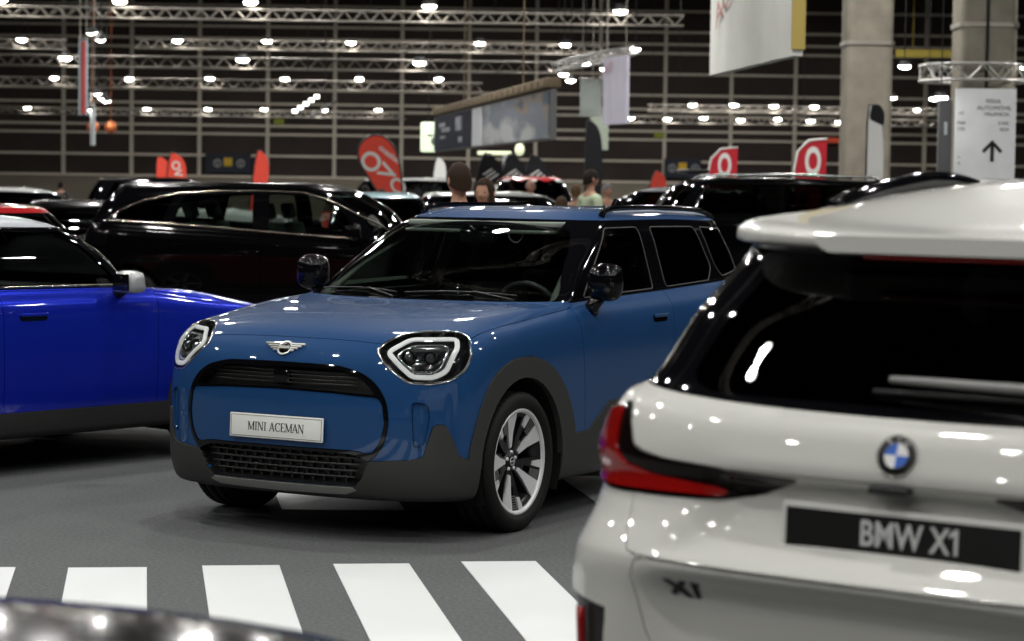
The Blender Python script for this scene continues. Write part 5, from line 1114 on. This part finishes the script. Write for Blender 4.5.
for x, z, lb in ((-10.2, 4.20, 'small green exit sign on the back wall at left'), (6.25, 3.85, 'small green exit sign on the back wall at right')):
    mb = MB(); mb.box((0, 0, 0), (.42, .10, .24)); o = mb.build('exit_sign', mat('exit_green', (.20, .24, .03), .5, emit=(.5, .6, .1), estr=.04), None); o.location = (x, 99.80, z); tag(o, lb, 'sign')
mb = MB(); mb.box((0, 0, 0), (1.0, .08, .20), bev=.03); o = mb.build('red_wall_sign', mat('sign_red_glow', (.5, .06, .03), .5, emit=(.9, .12, .05), estr=.15), None); o.location = (13.6, 99.6, 3.72); tag(o, 'small red glowing sign on the wall above the right feather flag', 'sign')
# feather flags
def feather(loc, H, w, label, m, lean=0.0, txt=None, face=0, topm=None, z0=.25, tsize=None, border=False):
    R = thing('feather_flag', (loc[0], loc[1], 0), face, label, 'flag'); R.rotation_euler = (0, lean, face)
    P = [(0, z0)]; n = 16
    L = [(0, z0), (w*.55, z0+.05), (w, H*.45), (w, H*.80), (w*.80, H*.93), (w*.45, H*.985), (.12*w, H), (0, H*.985)] if border is False else [(0, z0), (w*.25, H*.45), (w*.85, H*.72), (w*1.0, H*.86), (w*.85, H*.97), (w*.5, H), (w*.15, H*.97), (-.02, H*.86)]
    pl = chaikin(L, 2); mb = MB(); mb.prism(pl, -.006, .006, Matrix.Rotation(PI/2, 4, 'X')); mb.build('flag_cloth', m, R)
    mb = MB(); edge = [(-.01, 0)]+[(p[0]*1.0-.012, p[1]) for p in ([(0, H*.5), (0, H*.9), (w*.1, H+.01), (w*.4, H*1.0)] if border is False else [(w*.25-.0, H*.0), (-.03, H*.6), (-.05, H*.86), (w*.1, H*.985), (w*.5, H+.02), (w*.9, H*.985), (w*1.04, H*.86)][2:])]
    mb.tube([(p[0], 0, p[1]) for p in edge], .018, 6) if border is False else mb.tube([(p[0], 0, p[1]) for p in pl+[pl[0]]], .02, 6); mb.build('flag_pole', hs, R)
    mb = MB(); mb.box((w*.1, 0, .02), (.5, .35, .04), bev=.01); mb.build('flag_base', hs, R)
    if txt:
        for t, x, z, s, a, sx in txt: text_obj(t, s, mat('flag_white', (.75, .73, .70), .6), R, Matrix.Translation((x, -.012, z)) @ Matrix.Rotation(PI/2, 4, 'X') @ Matrix.Rotation(a, 4, 'Z'), 'lettering', .001, sx=sx, bold=s*.02)
    return R
def fin(loc, H, w, label, m, lean=0, txt=None):
    R = thing('feather_flag', (loc[0], loc[1], 0), 0, label, 'flag'); P = chaikin([(.05, .25), (w*.6, .25), (w, .25), (w, H*.7), (w+.01, H), (w+.01, H), (w*.45, H*.975), (w*.14, H*.90), (.02, H*.74)], 2)
    F_ = Matrix.Rotation(PI/2, 4, 'X'); mb = MB(); mb.prism(P, -.006, .006, F_); mb.build('flag_cloth', m, R)
    mb = MB(); mb.tube([(.02, 0, .0), (.015, 0, H*.5), (0, 0, H*.74), (w*.13, 0, H*.905), (w*.45, 0, H*.985), (w+.01, 0, H)], .022, 6); mb.build('flag_pole', mat('flag_white', (.75, .73, .70), .6), R)
    mb = MB(); mb.box((.1, 0, .02), (.5, .35, .04), bev=.01); mb.build('flag_base', hs, R)
    for t, x, z, s, a, sx in txt: text_obj(t, s, mat('flag_white', (.75, .73, .70), .6), R, Matrix.Translation((x, -.012, z)) @ F_, 'lettering', .001, sx=sx, bold=s*.035)
    return R
fr = mat('flag_red', (.80, .085, .055), .6); fr2 = mat('flag_deep_red', (.50, .026, .040), .6); fw = mat('flag_white_cloth', (.78, .78, .76), .6); fb = mat('flag_black_cloth', (.015, .015, .018), .6)
feather((-9.20, 60.0), 2.36, .50, 'red feather flag with white print at far left', fr, 0.10, [('OV', .22, 1.95, .30, -1.2, 1.0)]); feather((-9.62, 62.0), 2.26, .40, 'red feather flag mostly hidden behind the far left one', fr, 0)
feather((-5.86, 50.0), 2.33, .33, 'plain red feather flag standing behind the black SUV roof', fr, .12)
feather((-1.46, 42.0), 2.74, .72, 'leaning red feather flag with white OVO lettering, left of the heads', fr, -.60, [('O', .20, 2.30, .50, .2, .9), ('V', .36, 1.98, .46, .5, .9), ('O', .36, 1.66, .44, .1, .72), ('ocasion', .55, 2.24, .15, -1.25, 1.0)], border=True)
fin((4.02, 48.0), 2.48, .62, 'left of the two red feather flags with a white O behind the black off-roader', fr2, 0, [('O', .36, 2.08, .66, 0, .52)]); fin((5.33, 44.0), 2.60, .62, 'right of the two red feather flags with a white O, beside the concrete pillar', fr2, 0, [('O', .37, 2.14, .72, 0, .52)])
feather((3.72, 70.0), 2.2, .5, 'red flag tip above the silver car', fr, .25); feather((6.12, 40.0), 3.10, .28, 'slim white feather flag with black top before the left pillar', fw, 0.0, [])
mb = MB(); mb.prism(rounded([(.02, 2.86), (.28, 2.74), (.285, 2.98), (.20, 3.12), (.06, 3.12)], .06), -.009, .009, Matrix.Translation((6.12, 40.0, 0)) @ Matrix.Rotation(PI/2, 4, 'X')); o = mb.build('black_tip', fb, None)
o.parent = [q for q in bpy.data.objects if q.get('label', '').startswith('slim white feather')][0]; o.matrix_local = Matrix.Translation((-6.12, -40.0, 0))
feather((1.80, 58.0), 3.28, .42, 'tall black feather flag beneath the grey-green banner', fb); feather((-2.32, 60.0), 2.35, .34, 'small grey-white feather flag left of the dark-haired man', fw, .12)
for i, (x, lb) in enumerate(((-1.30, 'left'), (-.72, 'middle'), (-.14, 'right'))): feather((x, 56.0+1.2*i), 2.46, .62, 'dark feather flag with pale print, %s of three above the heads' % lb, fb, .22, [('///', .30, 1.98, .34, -.5, 1.0)])
mb = MB(); mb.box((0, 0, 0), (3.4, .3, .3)); mb.tube([(-1, 0, .1), (-1, 0, 6.9)], .02, 5); mb.tube([(1, 0, .1), (1, 0, 6.9)], .02, 5); o = mb.build('yellow_crane_beam', mat('crane_yellow', (.42, .33, .06), .6), None); o.location = (16.8, 92, 7.05); tag(o, 'yellowish steel beam high behind the ring truss', 'beam')
# ---------------------------------------------------------------- visitors (mostly heads above the cars)
def skin(name, nodes, edges, m, parent, root=0, sub=2):
    """nodes: (x, y, z, rx, ry)"""
    me = bpy.data.meshes.new(name); me.from_pydata([n[:3] for n in nodes], edges, []); me.materials.append(m); o = bpy.data.objects.new(name, me); COL.objects.link(o); o.parent = parent
    md = o.modifiers.new('skin', 'SKIN'); md.use_smooth_shade = True; sv = me.skin_vertices[0].data
    for i, n in enumerate(nodes): sv[i].radius = (n[3], n[4]); sv[i].use_root = (i == root)
    s = o.modifiers.new('sub', 'SUBSURF'); s.levels = sub; s.render_levels = sub; return o
def head_mesh(z, s=1.0):
    """head and neck facing -y; z = chin to crown centre"""
    mb = MB(); nu, nv = 28, 22; vs = []; 
    for i in range(nv+1):
        v = i/nv; zz = -.125+.25*v; 
        for j in range(nu):
            a = 2*PI*j/nu; ph = PI*v; r = max(.0, math.sin(ph))**.62; x = .076*r*math.cos(a); y = .097*r*math.sin(a)
            if zz < -.02: x *= 1-.35*((-.02-zz)/.105)**1.3; y = y*(1-.25*((-.02-zz)/.105)) - (.012 if math.sin(a) < 0 else -.03)*((-.02-zz)/.105)
            f = max(0, -math.sin(a))**6
            nose = math.exp(-((zz+.022)/.022)**2)*math.exp(-(math.cos(a)/.16)**2)*(math.sin(a) < 0); y -= .020*nose
            eye = math.exp(-((zz-.005)/.014)**2)*math.exp(-((abs(math.cos(a))-.38)/.14)**2)*(math.sin(a) < 0); y += .008*eye
            mouth = math.exp(-((zz+.066)/.010)**2)*math.exp(-(math.cos(a)/.25)**2)*(math.sin(a) < 0); y -= .005*mouth
            vs.append((x*s, y*s, z+zz*s))
    fs = [(i*nu+j, i*nu+(j+1) % nu, (i+1)*nu+(j+1) % nu, (i+1)*nu+j) for i in range(nv) for j in range(nu)]
    mb.add(vs, fs, True); 
    for sd in (-1, 1): mb.sphere((sd*.078*s, .008*s, z-.005*s), (.010*s, .020*s, .032*s), nu=10, nv=8)
    return mb
def person(x, y, h, rz, label, hair=(.030, .017, .010), hairlen=0, skinc=(.45, .25, .17), top=(.03, .03, .04), trousers=(.02, .022, .03), bald=False):
    R = thing('person', (x, y, 0), rz, label, 'person'); k = h/1.78; sk = mat('skin_%d' % int(skinc[0]*100), skinc, .55)
    hz = h-.125*k
    N = [(0, .01, .98, .13, .09), (0, .01, 1.15, .12, .085), (0, 0, 1.32, .14, .10), (0, .01, 1.44, .10, .07), (0, .01, 1.50, .052, .052), (0, 0, 1.58, .052, .055), (0, -.005, 1.66, .05, .06)]
    E_ = [(0, 1), (1, 2), (2, 3), (3, 4), (4, 5), (5, 6)]; TN = []
    for sd in (-1, 1):
        b = len(N); N += [(sd*.09, .01, .90, .085, .09), (sd*.10, 0, .50, .055, .06), (sd*.10, .02, .10, .035, .04), (sd*.11, -.10, .035, .04, .03)]; E_ += [(0, b), (b, b+1), (b+1, b+2), (b+2, b+3)]
        b = len(N); N += [(sd*.19, .01, 1.42, .055, .055), (sd*.235, .02, 1.14, .040, .040), (sd*.24, -.06, .90, .028, .028), (sd*.24, -.08, .83, .030, .020)]; E_ += [(3, b), (b, b+1), (b+1, b+2), (b+2, b+3)]
        for f in range(4): c = len(N); N += [(sd*(.225+.0), -.105+.018*f, .775-.0*f, .008, .008), (sd*.215, -.10+.018*f, .735+.006*abs(f-1), .0075, .0075)]; E_ += [(b+3, c), (c, c+1)]
        c = len(N); N += [(sd*.215, -.115, .82, .009, .009), (sd*.205, -.13, .79, .008, .008)]; E_ += [(b+3, c), (c, c+1)]
    sc = lambda L, g=0: [(a[0]*k, a[1]*k, a[2]*k, (a[3]+g)*k, (a[4]+g)*k) for a in L]
    body_o = skin('body', sc(N), E_, sk, R)
    hm = head_mesh(hz, k); hd = hm.build('head', sk, R)
    S1 = [(0, .01, .96, .15, .11), (0, .01, 1.15, .14, .105), (0, 0, 1.32, .16, .12), (0, .01, 1.435, .11, .085), (0, .012, 1.485, .062, .062)]; SE = [(0, 1), (1, 2), (2, 3), (3, 4)]
    for sd in (-1, 1): b = len(S1); S1 += [(sd*.19, .01, 1.42, .07, .07), (sd*.235, .02, 1.14, .055, .055), (sd*.24, -.05, .93, .042, .042)]; SE += [(3, b), (b, b+1), (b+1, b+2)]
    skin('shirt', sc(S1), SE, mat('cloth_%d_%d_%d' % tuple(int(c*100) for c in top), top, .8), R)
    T1_ = [(0, .01, .98, .14, .10)]; TE = []
    for sd in (-1, 1): b = len(T1_); T1_ += [(sd*.09, .01, .90, .10, .10), (sd*.10, 0, .50, .075, .078), (sd*.10, .02, .09, .06, .06)]; TE += [(0, b), (b, b+1), (b+1, b+2)]
    skin('trousers', sc(T1_), TE, mat('cloth_trousers', trousers, .8), R)
    for sd in (-1, 1): mb = MB(); mb.box((sd*.105*k, -.05*k, .045), (.095*k, .27*k, .09), bev=.03); mb.build('shoe', mat('shoe_black', (.02, .02, .02), .5), R)
    for sd in (-1, 1): mb = MB(); mb.sphere((sd*.029*k, -.078*k, hz+.006*k), (.011*k, .009*k, .006*k), nu=10, nv=6); mb.build('eye', mat('eye_dark', (.03, .02, .015), .2), hd)
    mb = MB(); mb.box((0, -.093*k, hz-.066*k), (.045*k, .012*k, .010*k), bev=.004*k); mb.build('mouth', mat('lips', (.35, .12, .10), .5), hd)
    hmat = mat('hair_%d' % int(hair[0]*1000), hair, .7)
    mb = MB(); nu, nv = 26, 14; vs = []; c0 = -.01 if not bald else -.04
    for i in range(nv+1):
        v = i/nv
        for j in range(nu):
            a = 2*PI*j/nu; back = (1+math.sin(a))/2; lo = .055-.13*back**.7-(.0 if not hairlen else hairlen*max(0, back-.25))
            if hairlen: lo = .070 if math.sin(a) < -.80 else (-.05-hairlen*.7 if math.sin(a) > -.55 else .0)
            if bald: hi = .03+.02*back
            else: hi = .131
            zz = lo+(hi-lo)*v; u = max(0, 1-(max(zz, -.03)/.131)**2)**.5 if zz > 0 else 1
            g = .008+.002*math.sin(a*9+i)+(.02*(-zz) if zz < 0 else 0); vs.append(((.076*u+g)*k*math.cos(a), (.097*u+g)*k*math.sin(a)+.004, hz+zz*k))
    fs = [(i*nu+j, i*nu+(j+1) % nu, (i+1)*nu+(j+1) % nu, (i+1)*nu+j) for i in range(nv) for j in range(nu)]
    if not bald: vs.append((0, .004, hz+.134*k)); fs += [(nv*nu+j, nv*nu+(j+1) % nu, len(vs)-1) for j in range(nu)]
    mb.add(vs, fs, True); mb.build('hair', hmat, R); return R
person(-.385, 16.1, 1.80, PI+.45, 'man with short dark brown hair seen from behind over the crossover roof', top=(.05, .04, .03))
person(-.23, 18.2, 1.70, -.35, 'woman with long brown hair facing the camera beside the dark-haired man', hair=(.03, .017, .01), hairlen=.16, top=(.25, .20, .16))
person(1.02, 30.5, 1.86, PI/2+.5, 'dark-haired man in a pale green T-shirt, seen from the side', hair=(.015, .01, .008), top=(.45, .52, .36))
person(.28, 38.7, 1.74, -.2, 'bald man in front of the dark rally hatchback', bald=True, hair=(.25, .23, .2), top=(.1, .08, .07))
person(.93, 34.5, 1.66, PI, 'person with light brown hair just left of the pale green T-shirt', hair=(.10, .06, .03), top=(.08, .07, .03))
person(1.57, 38.6, 1.68, .5, 'person in a cap-like grey haircut right of the pale green T-shirt', hair=(.18, .17, .16), top=(.2, .2, .2))
person(.55, 26.5, 1.52, PI, 'short brown-haired person whose crown just shows over the roof rail', hair=(.06, .035, .02), top=(.06, .05, .04))
person(-2.34, 36.3, 1.60, PI-.3, 'dark-haired person left of the leaning red flag foot', hair=(.012, .01, .008)); person(-2.02, 35.2, 1.55, 1.2, 'child in profile with brown hair by the leaning red flag foot', hair=(.04, .02, .012), top=(.3, .3, .32))
person(-11.9, 60.5, 1.55, PI, 'leftmost distant dark-haired person above the white hatchback', hair=(.01, .008, .008)); person(-8.98, 50.5, 1.58, .8, 'distant person facing sideways left of the black SUV roof', top=(.45, .25, .2)); person(-9.3, 54.0, 1.68, PI, 'distant dark-haired person nearest the black SUV tail', hair=(.01, .008, .008))
